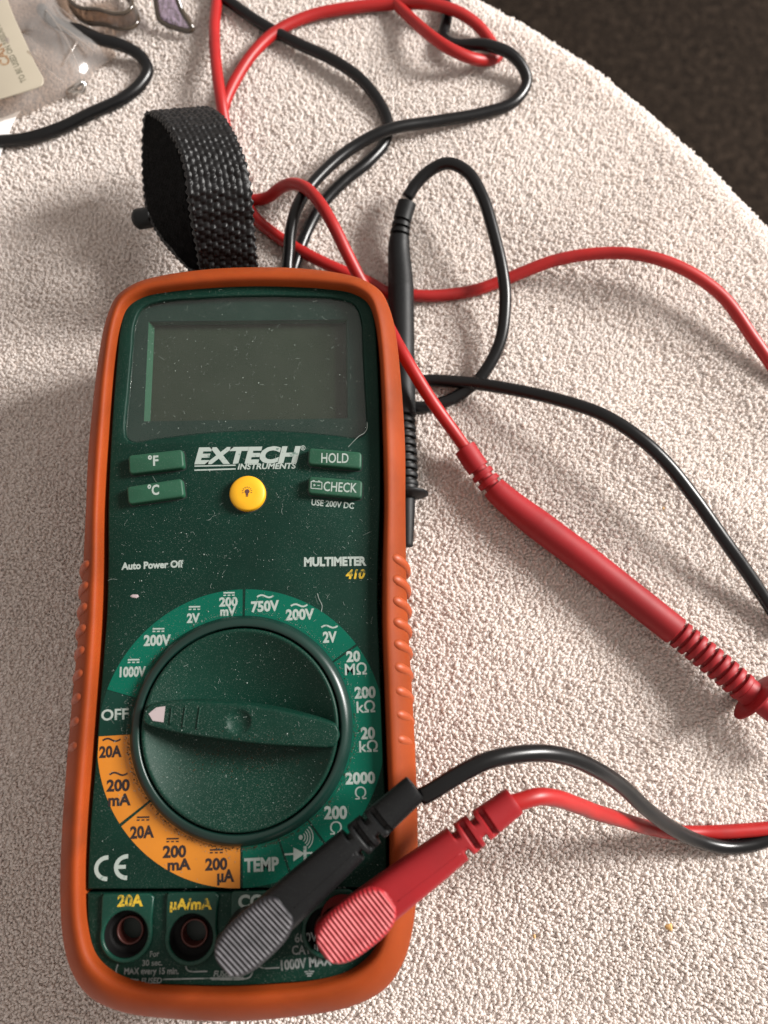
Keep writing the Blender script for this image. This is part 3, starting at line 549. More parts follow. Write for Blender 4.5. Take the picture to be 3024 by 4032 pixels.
MATS = {'w': M['white'], 'y': M['yellowprint'], 'k': M['black']}
btn_names = {'°F': 0, '°C': 1, 'HOLD': 2, 'CHECK': 3}
# buttons
BTNS = []
for i, q in enumerate(D['BTN']):
    (ax, ay), (bx, by), (cx, cy), (dx, dy) = q
    P = []
    rc = .16
    Q = [np.array(p) for p in q]
    for k in range(4):
        p, a, b = Q[k], Q[k - 1], Q[(k + 1) % 4]; da = (a - p) / np.linalg.norm(a - p); db = (b - p) / np.linalg.norm(b - p)
        for t in np.linspace(0, 1, 6): P.append(tuple((1 - t) ** 2 * (p + da * 1.0) + 2 * t * (1 - t) * p + t * t * (p + db * 1.0)))
    P = [tuple(np.array(p) + (np.array(p) - np.mean(Q, 0)) * .03) for p in P]
    gr = slab('button_well', inset(P, -.35), [], ZF + .02, ZF - .2, 0, M['case'], fp)
    BTNS.append(slab('button', P, [], 45.2, 41.5, .55, M['button'], meter, 3))
(yx, yy), (y2, _) = D['YEL']; yr = y2 - yx
slab('button_well', circle(yx, yy, yr + .35), [], ZF + .02, ZF - .2, 0, M['case'], fp)
pr = [(yr, 41)] + [(yr, 44.0)] + [(yr - .7 + .7 * math.cos(a), 44.2 + .7 * math.sin(a)) for a in np.linspace(0, 1.35, 6)] + [(yr * k, 45.05 + .25 * (1 - k * k)) for k in (.75, .5, .25, .03)]
yb = mesh('button', *lathe(pr, 64, (yx, yy), True), M['yellow'], meter); tag(yb, 'round yellow backlight button with a bulb symbol')
# bulb icon
bx, by = D['BULB'][0]; zz = 45.36
pt = [joinvf([([(bx + .62 * math.cos(a), by + .1 + .62 * math.sin(a), zz) for a in np.linspace(0, 2 * math.pi, 20, endpoint=False)], [tuple(range(20))]), box(bx - .30, by - .95, zz - .01, bx + .30, by - .3, zz + .005), box(bx - .28, by - 1.25, zz - .01, bx + .28, by - 1.05, zz + .005)])]
for k in range(9):
    a = R(-15 + 210 * k / 8); pt.append(ribbon_flat([(bx + .95 * math.cos(a), by + .1 + .95 * math.sin(a)), (bx + 1.35 * math.cos(a), by + .1 + 1.35 * math.sin(a))], .15, zz))
mesh('bulb_symbol', *joinvf(pt), M['brown'], yb, False)
for s, x, y, a, w, h, mt, bold, sl in D['T']:
    z, par, mm = ZP, fp, MATS[mt]
    if s in btn_names: z, par = 45.24, BTNS[btn_names[s]]
    if s in ('20A', 'µA/mA', 'COM') and mt != 'k': par = jp; z = ZF + .79
    if y < -79 or s in ('600V', 'VΩ', 'CAT II'): mm = M['dimwhite']; par = jp; z = ZF - .06
    lettering(s, x, y, a, w, h, mm, par, z, bold + (0.0 if s == 'EXTECH' else -.015 if 'Ω' in s else .012), sl)
for x, y, w, mt in D['DC']:
    pt = [ribbon_flat([(x - w / 2, y + .42), (x + w / 2, y + .42)], w * .13, ZP)]
    for k in (-1, 0, 1): pt.append(ribbon_flat([(x + k * w * .38 - w * .12, y - .22 + .0), (x + k * w * .38 + w * .12, y - .22)], w * .11, ZP))
    mesh('direct_current_symbol', *joinvf(pt), MATS[mt], fp, False)
for x, y, w, mt in D['AC']:
    u = np.linspace(0, 1, 22); mesh('alternating_current_symbol', *ribbon_flat(np.stack([x - w / 2 + w * u, y + w * .085 * np.sin(2 * math.pi * u) + w * .03 * (u - .5) * 2], 1), w * .10, ZP), MATS[mt], fp, False)
# CE mark
(c1x, c1y), (c1tx, c1ty), (c1bx, c1by), (c2x, c2y), (c2tx, c2ty), (c2bx, c2by), (mx_, my_), (ex_, ey_) = D['CE']
pt = []
for cx, cy, top in ((c1tx, c1y, c1ty), (c2tx, c2y, c2ty)):
    ry = top - cy - .2; rx = ry * 1.12
    pt.append(ribbon_flat([(cx + rx * math.cos(a) * 1.0, cy + ry * math.sin(a)) for a in np.linspace(R(88), R(272), 26)], .95, ZP))
pt.append(ribbon_flat([(ex_, my_), (mx_, my_)], .85, ZP + .01)); mesh('conformity_mark', *joinvf(pt), M['white'], fp, False)
for L_ in D['LINES']:
    mesh('printed_line', *ribbon_flat(resample(spline([(x, y, 0) for x, y in L_], .4)[:, :2], 30), .32, ZF - .06), M['dimwhite'], jp, False)
for a, b, w in ((D['LOGO'][0], D['LOGO'][1], .34), (D['LOGO'][2], D['LOGO'][3], .38)): mesh('logo_line', *ribbon_flat([a, b], w, ZP), M['white'], fp, False)
d = D['DIODE']
pt = [ribbon_flat([d[0], d[1]], .42, ZP), ([(d[2][0], d[2][1], ZP + .004), (d[3][0], d[3][1], ZP + .004), (d[4][0], d[4][1], ZP + .004)], [(0, 1, 2)]), ribbon_flat([d[5], d[6]], .72, ZP + .008)]
mesh('diode_symbol', *joinvf(pt), M['white'], fp, False)
sx, sy = D['SOUND'][0]
pt = [([(sx + .5 * math.cos(a), sy + .55 * math.sin(a), ZP) for a in np.linspace(0, 2 * math.pi, 16, endpoint=False)], [tuple(range(16))])]
for r in (1.1, 1.75, 2.4, 3.1): pt.append(ribbon_flat([(sx + r * .95 * math.cos(a), sy + r * math.sin(a)) for a in np.linspace(R(-52), R(50), 14)], .24, ZP))
mesh('buzzer_symbol', *joinvf(pt), M['white'], fp, False)
G_ = D['GND']; mesh('earth_symbol', *joinvf([ribbon_flat([G_[2 * k], G_[2 * k + 1]], .3, ZF - .06) for k in range(4)]), M['dimwhite'], jp, False)
B_ = D['BATT']; b4 = [np.array(p) for p in B_]; zz = 45.25
pt = [ribbon_flat([b4[k], b4[(k + 1) % 4]], .22, zz + .002 * k) for k in range(4)]
e = (b4[1] - b4[0]); f = (b4[3] - b4[0])
for u in (.22, .72): pt.append(ribbon_flat([b4[0] + e * (u - .09) - f * .12, b4[0] + e * (u + .12) - f * .12], .3, zz))
c1, c2 = b4[0] + e * .3 + f * .5, b4[0] + e * .7 + f * .5
pt += [ribbon_flat([c1 - e * .12, c1 + e * .12], .2, zz), ribbon_flat([c1 - f * .17, c1 + f * .17], .2, zz + .003), ribbon_flat([c2 - e * .12, c2 + e * .12], .2, zz)]
mesh('battery_symbol', *joinvf(pt), M['white'], BTNS[3], False)
# paint chip on the face
ch = [np.array(p) for p in D['CHIP']]; cc = np.mean(ch, 0)
mesh('paint_chip', [(*p, ZP - .02) for p in ch] + [(*(cc + (p - cc) * .6), ZP + .08) for p in ch], grid_faces(2, 6, cv=True) + [(6, 7, 8, 9, 10, 11)], M['pointer'], fp, False)
# the selector dial
dial = mesh('selector_dial', *lathe([(27.5, 42.9), (27.45, 43.5), (27.1, 44.2), (26.5, 44.9), (25.9, 45.3), (25.2, 45.45), (24.75, 45.35), (24.6, 45.0), (24.5, 43.6), (24.4, 42.5)], 160, DC_), M['rim'], meter)
HT = 47.3
def disc_z(rr):
    k = np.clip(rr / 23.3, 0, 1); return np.where(rr < 23.3, 45.5 - 6.2 * (1 - k ** 2.4), 45.5)
rr = list(np.linspace(.3, 22.9, 40)) + [23.15, 23.4, 23.7, 23.95, 24.1]
prof = [(r, float(disc_z(r)) if r < 23.2 else (45.52 if r < 23.8 else (45.4 if r < 24 else 45.1))) for r in rr] + [(24.15, 42.5)]
mesh('dial_disc', *lathe(prof, 160, DC_, False), M['knob'], dial)
# handle bar: loft of the traced outline, rounded top, with a dimple
HA = np.array(D['HAND'])
L0 = HA[0]; L1 = HA[8]*.4 + HA[7]*.6; ax = (L1 - L0) / np.linalg.norm(L1 - L0); ay = np.array((-ax[1], ax[0]))
lu = lambda P: np.stack([(P - L0) @ ax, (P - L0) @ ay], 1)
topE = lu(np.array([HA[0], HA[1], HA[2], HA[3], HA[4], HA[5], HA[6], HA[7]])); botE = lu(np.array([HA[0], HA[14], HA[13], HA[12], HA[11], HA[10], HA[9], HA[8]]))
LEN = np.linalg.norm(L1 - L0); nu, nv = 150, 31
us = np.linspace(0, LEN, nu); ts = spline([(*p, 0) for p in topE], .3); bs = spline([(*p, 0) for p in botE], .3)
vt = np.interp(us, ts[:, 0], ts[:, 1]); vb = np.interp(us, bs[:, 0], bs[:, 1])
endr = np.sqrt(np.clip(1 - (1 - np.clip(us / 1.2, 0, 1)) ** 2, .0, 1)) * np.sqrt(np.clip(1 - (1 - np.clip((LEN - us) / 1.5, 0, 1)) ** 2, .0, 1))
mid = (vt + vb) / 2; vt = mid + (vt - mid) * (.15 + .85 * endr); vb = mid + (vb - mid) * (.15 + .85 * endr)
dimp = lu(np.array(D['DIMP'])); dr = abs(dimp[1, 0] - dimp[0, 0])
V = []
for i, u in enumerate(us):
    for j in range(nv):
        k = j / (nv - 1) * 2 - 1
        if j in (0, nv - 1): v = vt[i] + .35 if j else vb[i] - .35; z = 41.0
        else:
            kk = (j - 1) / (nv - 3); v = vb[i] + (vt[i] - vb[i]) * kk; e_ = min(kk, 1 - kk) * (vt[i] - vb[i]); ee = min(e_, u, LEN - u)
            z = HT - .55 * (1 - math.sqrt(max(0, 1 - (1 - min(1, ee / .7)) ** 2)))
            dd = math.hypot(u - dimp[0, 0], v - dimp[0, 1]) / dr
            if dd < 1: z -= 1.0 * (1 - dd * dd) ** .8
        p = L0 + ax * u + ay * v; V.append((p[0], p[1], z))
hb = mesh('dial_handle', V, grid_faces(nu, nv) + [tuple(range(nv)), tuple(range((nu - 1) * nv, nu * nv))], M['knob'], dial)
P_ = [np.array(p) for p in D['POINTER']]
slab('pointer_mark', [tuple(p) for p in P_], [], HT + .06, HT - .2, .0, M['pointer'], dial)
for r_ in D['RIBS']:
    P = np.array([(*r_[0], HT + .02), (*((np.array(r_[0]) + np.array(r_[1])) / 2), HT + .05), (*r_[1], HT + .02)]); mesh('grip_rib', *tube(resample(P, 8), .24, 8), M['knob'], dial)
# dust over face, lens, dial
def dust():
    V, F = [], []
    def zat(x, y):
        d_ = math.hypot(x - DC_[0], y - DC_[1])
        if d_ < 23.3:
            q = np.array((x, y)) - L0; u, v = q @ ax, q @ ay
            if 0 < u < LEN:
                i = int(u / LEN * (nu - 1))
                if vb[i] - .5 < v < vt[i] + .5: return HT + .05 if vb[i] + .5 < v < vt[i] - .5 else None
            return float(disc_z(d_)) + .06
        if d_ < 28: return None
        if 44.5 < y < 85 and abs(x) < 31: return 42.62
        if 44 < y < 86.5: return None if abs(x) < 33 else ZF + .09
        if y < -67: return None if min(math.hypot(x - j[0], y - j[1]) for j in JX) < 7 else ZF + .03
        return ZF + .09
    nsp = nfi = 0; cl = [(rng.uniform(-30, 30), rng.uniform(-66, 86), rng.uniform(3, 9)) for _ in range(26)]
    while nsp < 4200:
        x, y = rng.uniform(-34, 34), rng.uniform(-86, 89)
        if rng.random() < .22: a_ = rng.uniform(0, 6.283); q_ = 28.1 + rng.exponential(.5); x, y = DC_[0] + q_ * math.cos(a_), DC_[1] + q_ * math.sin(a_)
        if abs(x) > 34.2: continue
        den = .38 + .3 * math.exp(-((y + 35) / 14) ** 2) + .25 * math.exp(-((y - 5) / 20) ** 2) + (.75 if abs(x) < 29 and 47 < y < 84 else 0)
        den = den * .35 + .65 * min(1, sum(math.exp(-((x - a_) ** 2 + (y - b_) ** 2) / (2 * c_ * c_)) for a_, b_, c_ in cl)) if math.hypot(x - DC_[0], y - DC_[1]) < 27.9 or math.hypot(x - DC_[0], y - DC_[1]) > 29.5 else den
        if rng.random() > den: continue
        z = zat(x, y)
        if z is None: continue
        r = float(np.clip(rng.lognormal(-3.0, .5), .03, .2)); o = len(V); n_ = 5; ph = rng.uniform(0, 6)
        V += [(x + r * math.cos(ph + 6.283 * k / n_) * rng.uniform(.6, 1.2), y + r * math.sin(ph + 6.283 * k / n_) * rng.uniform(.6, 1.2), z) for k in range(n_)] + [(x, y, z + r * .7)]
        F += [(o + k, o + (k + 1) % n_, o + n_) for k in range(n_)]; nsp += 1
    while nfi < 300:
        x, y = rng.uniform(-33, 33), rng.uniform(-60, 88)
        z = zat(x, y)
        if z is None: continue
        a = rng.uniform(0, 6.3); c = rng.normal(0, 1.1); l = float(np.clip(rng.lognormal(-.35, .5), .3, 2.6)); P = [(x, y)]
        for k in range(7):
            a += c / 6 + rng.normal(0, .12); x2, y2 = P[-1][0] + math.cos(a) * l / 7, P[-1][1] + math.sin(a) * l / 7; P.append((x2, y2))
        if any(zat(*p) is None or abs(zat(*p) - z) > .6 for p in P): continue
        v, f = ribbon_flat(P, rng.uniform(.035, .065), z + .03); o = len(V); V += v; F += [tuple(i + o for i in q) for q in f]; nfi += 1
    # the one long hair at the window corner and one by the dial
    for Pp, z in (([(27.5, 41.5), (29.2, 43.3), (30.6, 44.6), (31.7, 45.2), (32.5, 46.4), (32.6, 48.2)], ZF + .1), ([(19.2, 2.6), (19.6, 1.2), (20.4, -.6), (20.2, -2.1)], ZF + .1)):
        v, f = ribbon_flat(spline([(*p, 0) for p in Pp], .3)[:, :2], .16, z); o = len(V); V += v; F += [tuple(i + o for i in q) for q in f]
    tag(mesh('dust', V, F, M['dust'], meter, False), kind='stuff')
    V, F = [], []; n_g = 0
    while n_g < 1500:      # brown grime packed along the dial rim and below the handle
        u_ = rng.random()
        if u_ < .72: a_ = rng.normal(R(-110), 1.15); q_ = 27.75 + abs(rng.normal(0, .42)); x, y = DC_[0] + q_ * math.cos(a_), DC_[1] + q_ * math.sin(a_); z = ZF + .08
        else:
            x, y = rng.normal(0, 9), rng.normal(-37, 2.6); z = zat(x, y)
            if z is None or math.hypot(x - DC_[0], y - DC_[1]) > 23: continue
        if abs(x) > 34.4: continue
        r = float(np.clip(rng.lognormal(-2.6, .5), .04, .22)); o = len(V); ph = rng.uniform(0, 6)
        V += [(x + r * math.cos(ph + 6.283 * k / 5), y + r * math.sin(ph + 6.283 * k / 5), z) for k in range(5)] + [(x, y, z + r * .6)]; F += [(o + k, o + (k + 1) % 5, o + 5) for k in range(5)]; n_g += 1
    tag(mesh('grime', V, F, M['grime'], meter, False), kind='stuff')
dust()

# ---------------------------------------------------------------- test leads
C = D['C']; CR = 2.02
black = empty('black_test_lead', 'black test lead with its probe resting along the right side of the meter', 'test lead', (6, 80, 0))
red = empty('red_test_lead', 'red test lead whose long probe lies diagonally on the towel at right', 'test lead', (60, 40, 0))
def under(o, root):     # root sits at its own base point
    o.parent = root; o.matrix_parent_inverse = Matrix.Translation(-Vector(root.location)); return o
def cable(P, mat, root, rad=CR, step=1.0): return under(mesh('cable', *tube(spline(P, step), rad, 16), mat), root)
for k in ('k_plug', 'k_probe_loop'): cable(C[k], M['blackcable'], black)
ktop = [tuple(p) for p in C['k_top']] + [(-26.5, 121.0, 3.2), (-28.5, 118.6, 5.5)] + [tuple(p) for p in C['k_top2']]
cable(ktop, M['blackcable'], black)
for k in ('r_plug', 'r_probe', 'r_side'): cable(C[k], M['redcable'], red)
def plug(root, mat, padmat, pc, ang, z0, z1, L=45.7):
    d = np.array((math.cos(ang), math.sin(ang))); nrm = np.array((-d[1], d[0]))
    S = list(np.linspace(-9.6, -8, 8)) + list(np.linspace(-7.5, 26.5, 24)) + list(np.arange(26.8, 37.6, .22)) + list(np.linspace(38, L - .3, 10)) + [L - .12, L, L + .02]
    hw = np.interp(S, [-9.6, -9.3, -8.6, -7.5, 0, 8, 20, 27, 38, L - .5, L - .1, L, L + .02], [.6, 2.4, 3.9, 4.7, 5.0, 4.8, 4.35, 4.0, 3.45, 3.25, 3.1, 2.7, .3])
    hh = np.interp(S, [-9.6, -9.3, -8.6, -7.5, 0, 8, 20, 27, 38, L - .5, L - .1, L, L + .02], [.6, 2.2, 3.4, 4.0, 4.3, 4.2, 4.1, 3.9, 3.4, 3.25, 3.1, 2.7, .3])
    seg = 40; V = []
    for s, a_, b_ in zip(S, hw, hh):
        ex = np.interp(s, [0, 20, 30, 40], [3.2, 3.0, 2.5, 2.2]); zc = np.interp(s, [-10, L], [z0, z1])
        for k in range(seg):
            t = 2 * math.pi * k / seg; c_, s_ = math.cos(t), math.sin(t)
            f = (abs(c_) ** ex + abs(s_) ** ex) ** (-1 / ex)
            cut = 0.
            for i, gc in enumerate((28.3, 30.8, 33.3, 35.8)):
                w_ = max(0, min(1, (.72 - abs(s - gc)) / .16))
                if w_ > 0:
                    m_ = abs(s_) if i % 2 else abs(c_)
                    cut = max(cut, w_ * max(0, min(1, (m_ - .42) / .12)))
            f *= 1 - .40 * cut
            p = np.array(pc[:2]) + d * s + nrm * a_ * f * c_; V.append((p[0], p[1], zc + b_ * f * s_))
    n = len(S); bd = under(mesh('plug', V, grid_faces(n, seg, cv=True) + [tuple(range(seg)), tuple(range((n - 1) * seg, n * seg))], mat, None, True, 50), root)
    sp = []
    for s in np.linspace(10, 27, 18):
        q = np.array(pc[:2]) + d * s - nrm * 1.2; sp.append((q[0], q[1], np.interp(s, [-10, L], [z0, z1]) + np.interp(s, [8, 20, 27], [4.2, 4.1, 3.9]) - .10))
    sm_ = mesh('mould_seam', *tube(sp, .13, 8), mat); sm_.parent = bd
    # stem into the socket
    q = np.array(pc[:2]) - d * 4.6; st = mesh('plug_stem', *lathe([(5.0, z0 - 2), (5.0, 44.2), (4.0, 43.9), (3.9, 36)], 40, q, True), mat); st.parent = bd
    # ribbed thumb pad
    nu_, nv_ = 190, 15; a_, b_ = 9.2, 5.35; V = []; wear = []
    for i in range(nu_):
        u = -a_ + 2 * a_ * i / (nu_ - 1); hv = b_ * (1 - min(1, abs(u / a_)) ** 2.9) ** (1 / 2.5) + .02
        for j in range(nv_):
            k = j / (nv_ - 1) * 2 - 1; edge = j in (0, nv_ - 1)
            kk = max(-1, min(1, k * (nv_ - 1) / (nv_ - 3)))
            rdg = .5 + .5 * math.cos(2 * math.pi * (u + .10 * kk * hv) / .93); inner = max(0, min(1, (hv - abs(kk * hv) - .1) / .4)) * max(0, min(1, (a_ - abs(u) - .3) / .5))
            z = z0 + 5.0 + (.42 * rdg - .3 * 0) * inner - .5 * (1 - inner) if not edge else z0 + 2.6
            p = np.array(pc[:2]) + d * u + nrm * kk * hv; V.append((p[0], p[1], z)); wear.append(rdg * inner if not edge else 0)
    pad = mesh('thumb_pad', V, grid_faces(nu_, nv_) + [tuple(range(nv_)), tuple(range((nu_ - 1) * nv_, nu_ * nv_))], padmat)
    at = pad.data.attributes.new('wear', 'FLOAT', 'POINT'); at.data.foreach_set('value', wear)
    pad.parent = bd
    pt = []
    for sg in (1, -1):
        for u in ((-3.6, -1.2, 1.2) if sg > 0 else (-5.0, -2.6, -.2)):
            p = np.array(pc[:2]) + d * u + nrm * sg * 5.2; pt.append(tube([(p[0], p[1], z0 - 3), (p[0], p[1], z0 + 2.9), (p[0], p[1], z0 + 3.3)], [.75, .75, .3], 10))
    sd = mesh('side_ridges', *joinvf(pt), mat); sd.parent = bd
    return bd
def pad_mat(name, c, c2):
    m, nt, b = new_mat(name); at = nd(nt, 'ShaderNodeAttribute'); at.attribute_name = 'wear'
    ml = nd(nt, 'ShaderNodeMath'); ml.operation = 'MULTIPLY'; nt.links.new(at.outputs['Fac'], ml.inputs[0])
    mr = nd(nt, 'ShaderNodeMapRange'); mr.inputs[1].default_value = .3; mr.inputs[2].default_value = .6; mr.inputs[3].default_value = .55; mr.inputs[4].default_value = 1.0
    nt.links.new(noise(nt, 350, 4), mr.inputs[0]); nt.links.new(mr.outputs[0], ml.inputs[1])
    nt.links.new(ramp(nt, ml.outputs[0], [(.3, c), (.85, c2)]), b.inputs['Base Color']); b.inputs['Roughness'].default_value = .6; return m
pk = l2w(6.9, -72.6); prd = l2w(28.9, -70.9)
pb = plug(black, M['blackplastic'], pad_mat('dusty_black_ridges', (.006, .006, .008), (.085, .080, .088)), pk, R(39.4) + AL, 55.0, 56.6, 46.2)
plug(red, M['redplastic'], pad_mat('worn_red_ridges', (.27, .006, .011), (.50, .115, .12)), prd, R(33.9) + AL, 55.0, 55.4, 43.5)
def probe(root, P, mat, profile):
    """profile: (distance along the axis, radius)"""
    S = spline(P, .3); L = np.r_[0, np.cumsum(np.linalg.norm(np.diff(S, axis=0), axis=1))]
    ds = sorted(set([d for d, _ in profile]) | set(np.arange(profile[0][0], profile[-1][0], .9)))
    ds = np.array(ds); Q = np.stack([np.interp(ds, L, S[:, k]) for k in range(3)], 1); rad = np.interp(ds, [d for d, _ in profile], [r for _, r in profile])
    return Q, rad, L, S
def probe_parts(root, P, mat, boot_end, body_end, ribs_end, guard, guard_r, tip_end, R0, r_boot, nribs):
    e = .02
    pr = [(0, r_boot * .8), (.15, r_boot), (boot_end * .42, r_boot)]
    for k in range(3):
        a = boot_end * (.45 + .17 * k); b = a + boot_end * .075; pr += [(a - e, r_boot + .1 * k), (a, r_boot * .72), (b, r_boot * .72), (b + e, r_boot + .12 * k)]
    pr += [(boot_end, r_boot + .45), (boot_end + 9, R0 * .93), (boot_end + 16, R0), (body_end - .2, R0 * .95), (body_end, R0 * .90)]
    Q, rad, L, S = probe(root, P, mat, pr); b0 = under(mesh('probe_handle', *tube(Q, rad, 28), mat, None, True, 40), root)
    pr = []; w = (ribs_end - body_end) / nribs
    for k in range(nribs):
        a = body_end + w * k; rr_ = R0 * .92
        pr += [(a, R0 * .64), (a + w * .36, R0 * .64), (a + w * .39, rr_ * .97), (a + w * .5, rr_), (a + w * .9, rr_), (a + w * .97, rr_ * .97), (a + w * .99, R0 * .64)]
    Q, rad, _, _ = probe(root, P, mat, pr); o = mesh('ribbed_grip', *tube(Q, rad, 28), mat, None, True, 40); o.parent = b0
    pr = [(ribs_end, R0 * .85), (guard - 1.4, R0 * .85), (guard - 1.2, R0 * 1.0), (guard - .9, guard_r * .8), (guard - .3, guard_r), (guard + .3, guard_r), (guard + .9, guard_r * .8), (guard + 1.2, R0 * .8), (guard + 1.5, R0 * .68)]
    Q, rad, _, _ = probe(root, P, mat, pr); o = mesh('finger_guard', *tube(Q, rad, 36), mat, None, True, 60); o.parent = b0
    pr = [(guard + 1.3, R0 * .70), (tip_end - .5, R0 * .44), (tip_end - .1, R0 * .38), (tip_end, R0 * .2)]
    Q, rad, _, _ = probe(root, P, mat, pr); o = mesh('tip_sheath', *tube(Q, rad, 24), mat); o.parent = b0
def cum(P):
    S = spline(P, .3); L = np.r_[0, np.cumsum(np.linalg.norm(np.diff(S, axis=0), axis=1))]; return [float(L[np.argmin(np.linalg.norm(S - np.array(p), axis=1))]) for p in P]
cb = cum(C['p_black']); probe_parts(black, C['p_black'], M['blackplastic'], cb[2] - 1, cb[6], cb[8] - 2.0, cb[8] + .3, 7.0, cb[11], 4.3, 3.1, 9)
cr = cum(C['p_red']); probe_parts(red, C['p_red'], M['redplastic'], cr[2], cr[4] - .5, cr[6] + 0.2, cr[7], 8.2, cr[9] - 1, 4.75, 3.55, 9)
lk = cable(C['k_left'], M['blackcable'], None) if False else mesh('black_cable', *tube(spline(C['k_left'], 1.0), 2.1, 16), M['blackcable'])
tag(lk, 'black cable bending out from under the clear plastic bag at upper left', 'cable')

# ---------------------------------------------------------------- hanging strap of black webbing
strap = empty('hanging_strap', 'black woven nylon strap looped behind the top of the meter', 'strap', (-60, 140, 0))
def webbing(pairs, nu, nv, amp, mat, thick, pu, pv):
    A = spline([p[0] for p in pairs], .5); B = spline([p[1] for p in pairs], .5); A = resample(A, nu); B = resample(B, nu)
    L = np.r_[0, np.cumsum(np.linalg.norm(np.diff((A + B) / 2, axis=0), axis=1))]; V = []
    Mid = (A + B) / 2; T = np.gradient(Mid, axis=0); Wv = B - A; Nn = np.cross(T, Wv); Nn /= np.linalg.norm(Nn, axis=1)[:, None]; Nn *= np.where(Nn[:, 2].mean() < 0, -1, 1)
    W0 = np.linalg.norm(Wv, axis=1).mean(); jit = np.random.default_rng(3).uniform(.45, 1.3, (211, 31))
    for i in range(nu):
        for j in range(nv):
            k = j / (nv - 1); col = int(k * W0 / pv); fr = (k * W0 / pv) % 1; jt = jit[int(2 * L[i] / pu) % 211, col % 31]
            ph = L[i] / pu + (.5 if col % 2 else 0)
            h = amp * jt * (math.sin(math.pi * fr) ** .7) * abs(math.sin(math.pi * ph)) ** .8 + amp * .25 * math.sin(L[i] * 1.1 + k * 3)
            edge = .5 * (1 - min(1, min(k, 1 - k) / .04))
            wob = amp * .5 * math.sin(math.pi * 2 * L[i] / pu) if j in (0, nv - 1) else 0
            p = A[i] + Wv[i] * (k + wob / W0) + Nn[i] * (h - edge); V.append(tuple(p))
    n = len(V)
    V += [tuple(np.array(V[i * nv + j]) - Nn[i] * thick) for i in range(nu) for j in range(nv)]
    F = grid_faces(nu, nv) + grid_faces(nu, nv, off=n)
    for i in range(nu - 1):
        for j in (0, nv - 1): F.append((i * nv + j, (i + 1) * nv + j, n + (i + 1) * nv + j, n + i * nv + j))
    for j in range(nv - 1):
        for i in (0, nu - 1): F.append((i * nv + j, i * nv + j + 1, n + i * nv + j + 1, n + i * nv + j))
    return V, F
under(mesh('webbing', *webbing(C['strapF'], 260, 67, .62, M['webbing'], 1.0, 2.5, 1.75), M['webbing']), strap)
under(mesh('webbing', *webbing(C['strapB'], 200, 57, .5, M['webbing'], 1.0, 2.5, 1.75), M['webbing']), strap)
under(mesh('velcro_lining', *webbing(C['strapS'], 220, 50, .38, M['velcro'], .8, 1.3, .9), M['velcro']), strap)
a, b = [np.array(p) for p in C['pin']]
under(mesh('strap_pin', *tube(resample([a, a + (b - a) * .02, a + (b - a) * .1, b], 12), [1.2, 2.4, 3.0] + [3.3] * 9, 18), M['blackplastic']), strap)

# ---------------------------------------------------------------- the clutter at upper left
def pillow(P, h, zb, seed, wr=.8, n=26):
    """closed thin shell over an outline, bulging to height h with creases"""
    P = [np.array(p[:2]) for p in P]; P = resample(spline([(*p, 0) for p in P + [P[0]]], 2)[:, :2], 90)[:-1]; c = P.mean(0); rs = np.random.default_rng(seed); V = []
    ph = rs.uniform(0, 6, 6); fx = rs.normal(0, .16, (6, 2))
    ks = [1, .97, .92, .84, .74, .62, .5, .36, .2, .05]
    for top in (1, 0):
        for k in (ks if top else ks[::-1]):
            for p in P:
                q = c + (p - c) * k; z = zb + h * (1 - k ** 3) ** .7 * (1 if top else .04)
                if top: z += wr * (1 - k ** 2) * sum(abs(math.sin(q @ f + a_)) - .5 for f, a_ in zip(fx, ph)) * .55
                V.append((q[0], q[1], z))
    m = len(P); return V, grid_faces(2 * len(ks), m, cv=True, cu=False) + grid_faces(2, m, cv=True, off=0)[:0]
bagv, bagf = pillow(C['bag'], 9.0, 1.0, 5, 1.5)
bag = mesh('plastic_bag', bagv, bagf, M['bag']); tag(bag, 'crumpled clear plastic bag in the upper left corner with a beige card in it', 'bag')
# edge weld of the bag, a fold line
def fold(P, r=.35): 
    o = mesh('bag_seam', *tube(spline(P, 1.), r, 8), M['bag'], bag); return o
cardp = [np.array(p) for p in C['label']]
ctr = np.mean([p[:2] for p in cardp], 0)
card = slab('printed_card', [tuple(p[:2]) for p in cardp], [], 11.9, 11.3, .2, M['card'], None); tag(card, 'beige printed card with rounded corners on the clear plastic bag', 'card')

for s_, x, y, w, h, mt in (("TO BE USED ON RESIDENT", -123.0, 200.2, 27.0, 2.0, M['cardgrey']), ("CAR T", -129.2, 207.3, 13.0, 3.3, M['cardbrown'])):
    lettering(s_, x, y, R(116.7), w, h, mt, card, 11.96, .03)
for kf in ('fold3', 'fold4', 'fold5'): fold([tuple(p) for p in C[kf]], .22)
fold([tuple(p) for p in C['fold1']]); fold([tuple(p) for p in C['fold2']], .3)
def strip(name, P, w, th, mat, bevel=.12):
    """a thin bent strip standing on its lower edge"""
    S = spline(P, .8); T, N, B = frames(S); V = []
    for i in range(len(S)):
        for a, b in ((-.5, 0), (.5, 0), (.5, 1), (-.5, 1)):
            V.append(tuple(S[i] + B[i] * th * a + np.array((0, 0, w * b))))
    n = len(S); return mesh(name, V, grid_faces(n, 4, cv=True) + [(0, 1, 2, 3), tuple(range(4 * n - 4, 4 * n))], mat, None, True, 40)
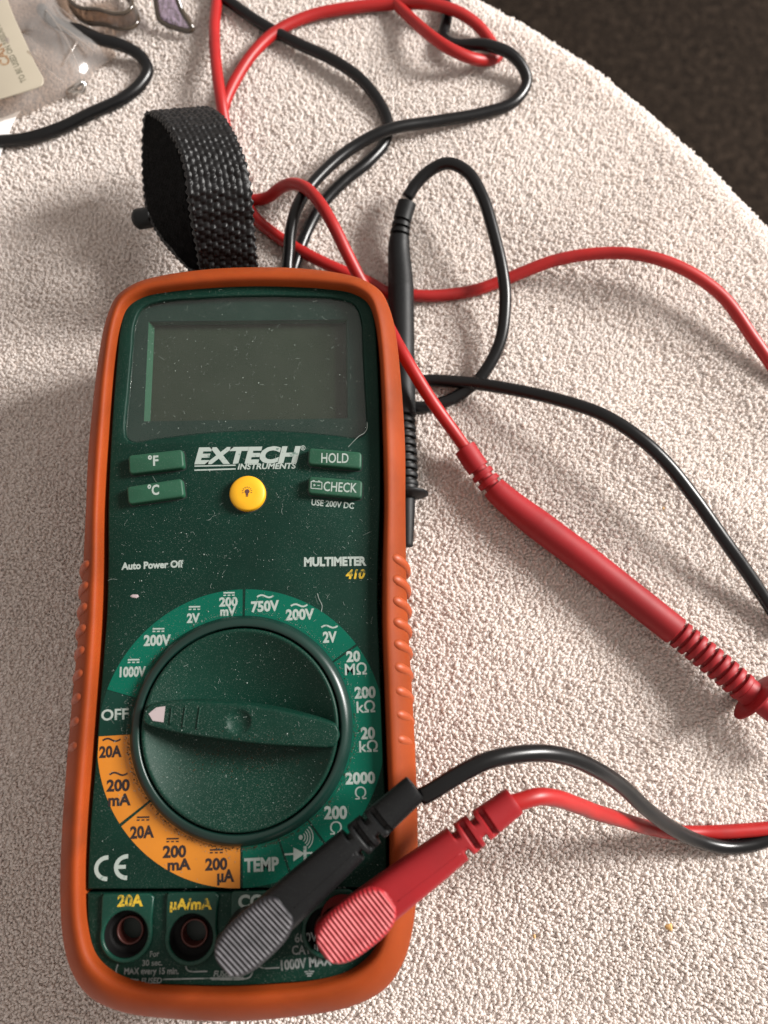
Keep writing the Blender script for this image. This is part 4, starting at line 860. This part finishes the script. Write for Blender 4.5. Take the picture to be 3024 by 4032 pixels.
paper = slab('paper_slip', [p[:2] for p in C['paper']], [], 1.2, .9, .0, M['paper'], None); tag(paper, 'white paper slip sticking out below the clear plastic bag', 'paper')
q = C['clip']; clip = mesh('metal_clip', *tube(spline(q + [q[0]], .5), .8, 10, False), M['steel']); tag(clip, 'small shiny metal clip poking out under the bag edge', 'clip')
q = [np.array(p) for p in C['strip']]
V = [tuple(p) for p in q] + [tuple(p + np.array((0, 0, 2.2))) for p in q] + [tuple(q_ + (np.mean(q, 0) - q_) * .22 + np.array((0, 0, 3.0))) for q_ in q]
m_ = len(q); sp_ = mesh('clear_plastic_clip', V, grid_faces(3, m_, cv=True) + [tuple(range(m_)), tuple(range(2 * m_, 3 * m_))], M['iris'], None, False); mesh('edge_rim', *tube(spline([tuple(p + np.array((0, 0, 1.6))) for p in q + q[:1]], .5), 1.0, 10, False), M['rimclear'], sp_); tag(sp_, 'slanted clear plastic tab with a purple sheen at the top edge', 'plastic tab')
cu = strip('clear_plastic_band', C['curl'], 7.5, .8, M['clear']); mesh('edge_rim', *tube(spline([(x, y, z + 7.0) for x, y, z in C['curl']], .8), .7, 10), M['rimclear'], cu); mesh('lower_rim', *tube(spline([(x, y, z + .6) for x, y, z in C['curl']], .8), .9, 10), M['rimclear'], cu); tag(cu, 'curled clear brownish plastic band beside the bag', 'plastic band')
for i, (x, y, z) in enumerate(C['crumbs']):
    bm = bmesh.new(); bmesh.ops.create_icosphere(bm, subdivisions=2, radius=(1.0, .5, .4)[i] * MM)
    for v in bm.verts: v.co *= 1 + .25 * math.sin(v.co.x * 5000 + i) ; v.co.z *= .7
    me = bpy.data.meshes.new('crumb'); bm.to_mesh(me); bm.free(); o = link('crumb', me, M['crumb']); o.location = (x * MM, y * MM, (z + 1.25) * MM)
    tag(o, ('yellow crumb caught in the towel loops below the red and black cables', 'tiny amber crumb on the towel below the lower red plug', 'tiny amber crumb on the towel between the red probe and black cable')[i], 'crumb', 'crumbs on the towel')
print('OBJ', len(bpy.data.objects), 'TRI', sum(len(o.data.polygons) * 2 for o in bpy.data.objects if o.type == 'MESH'))
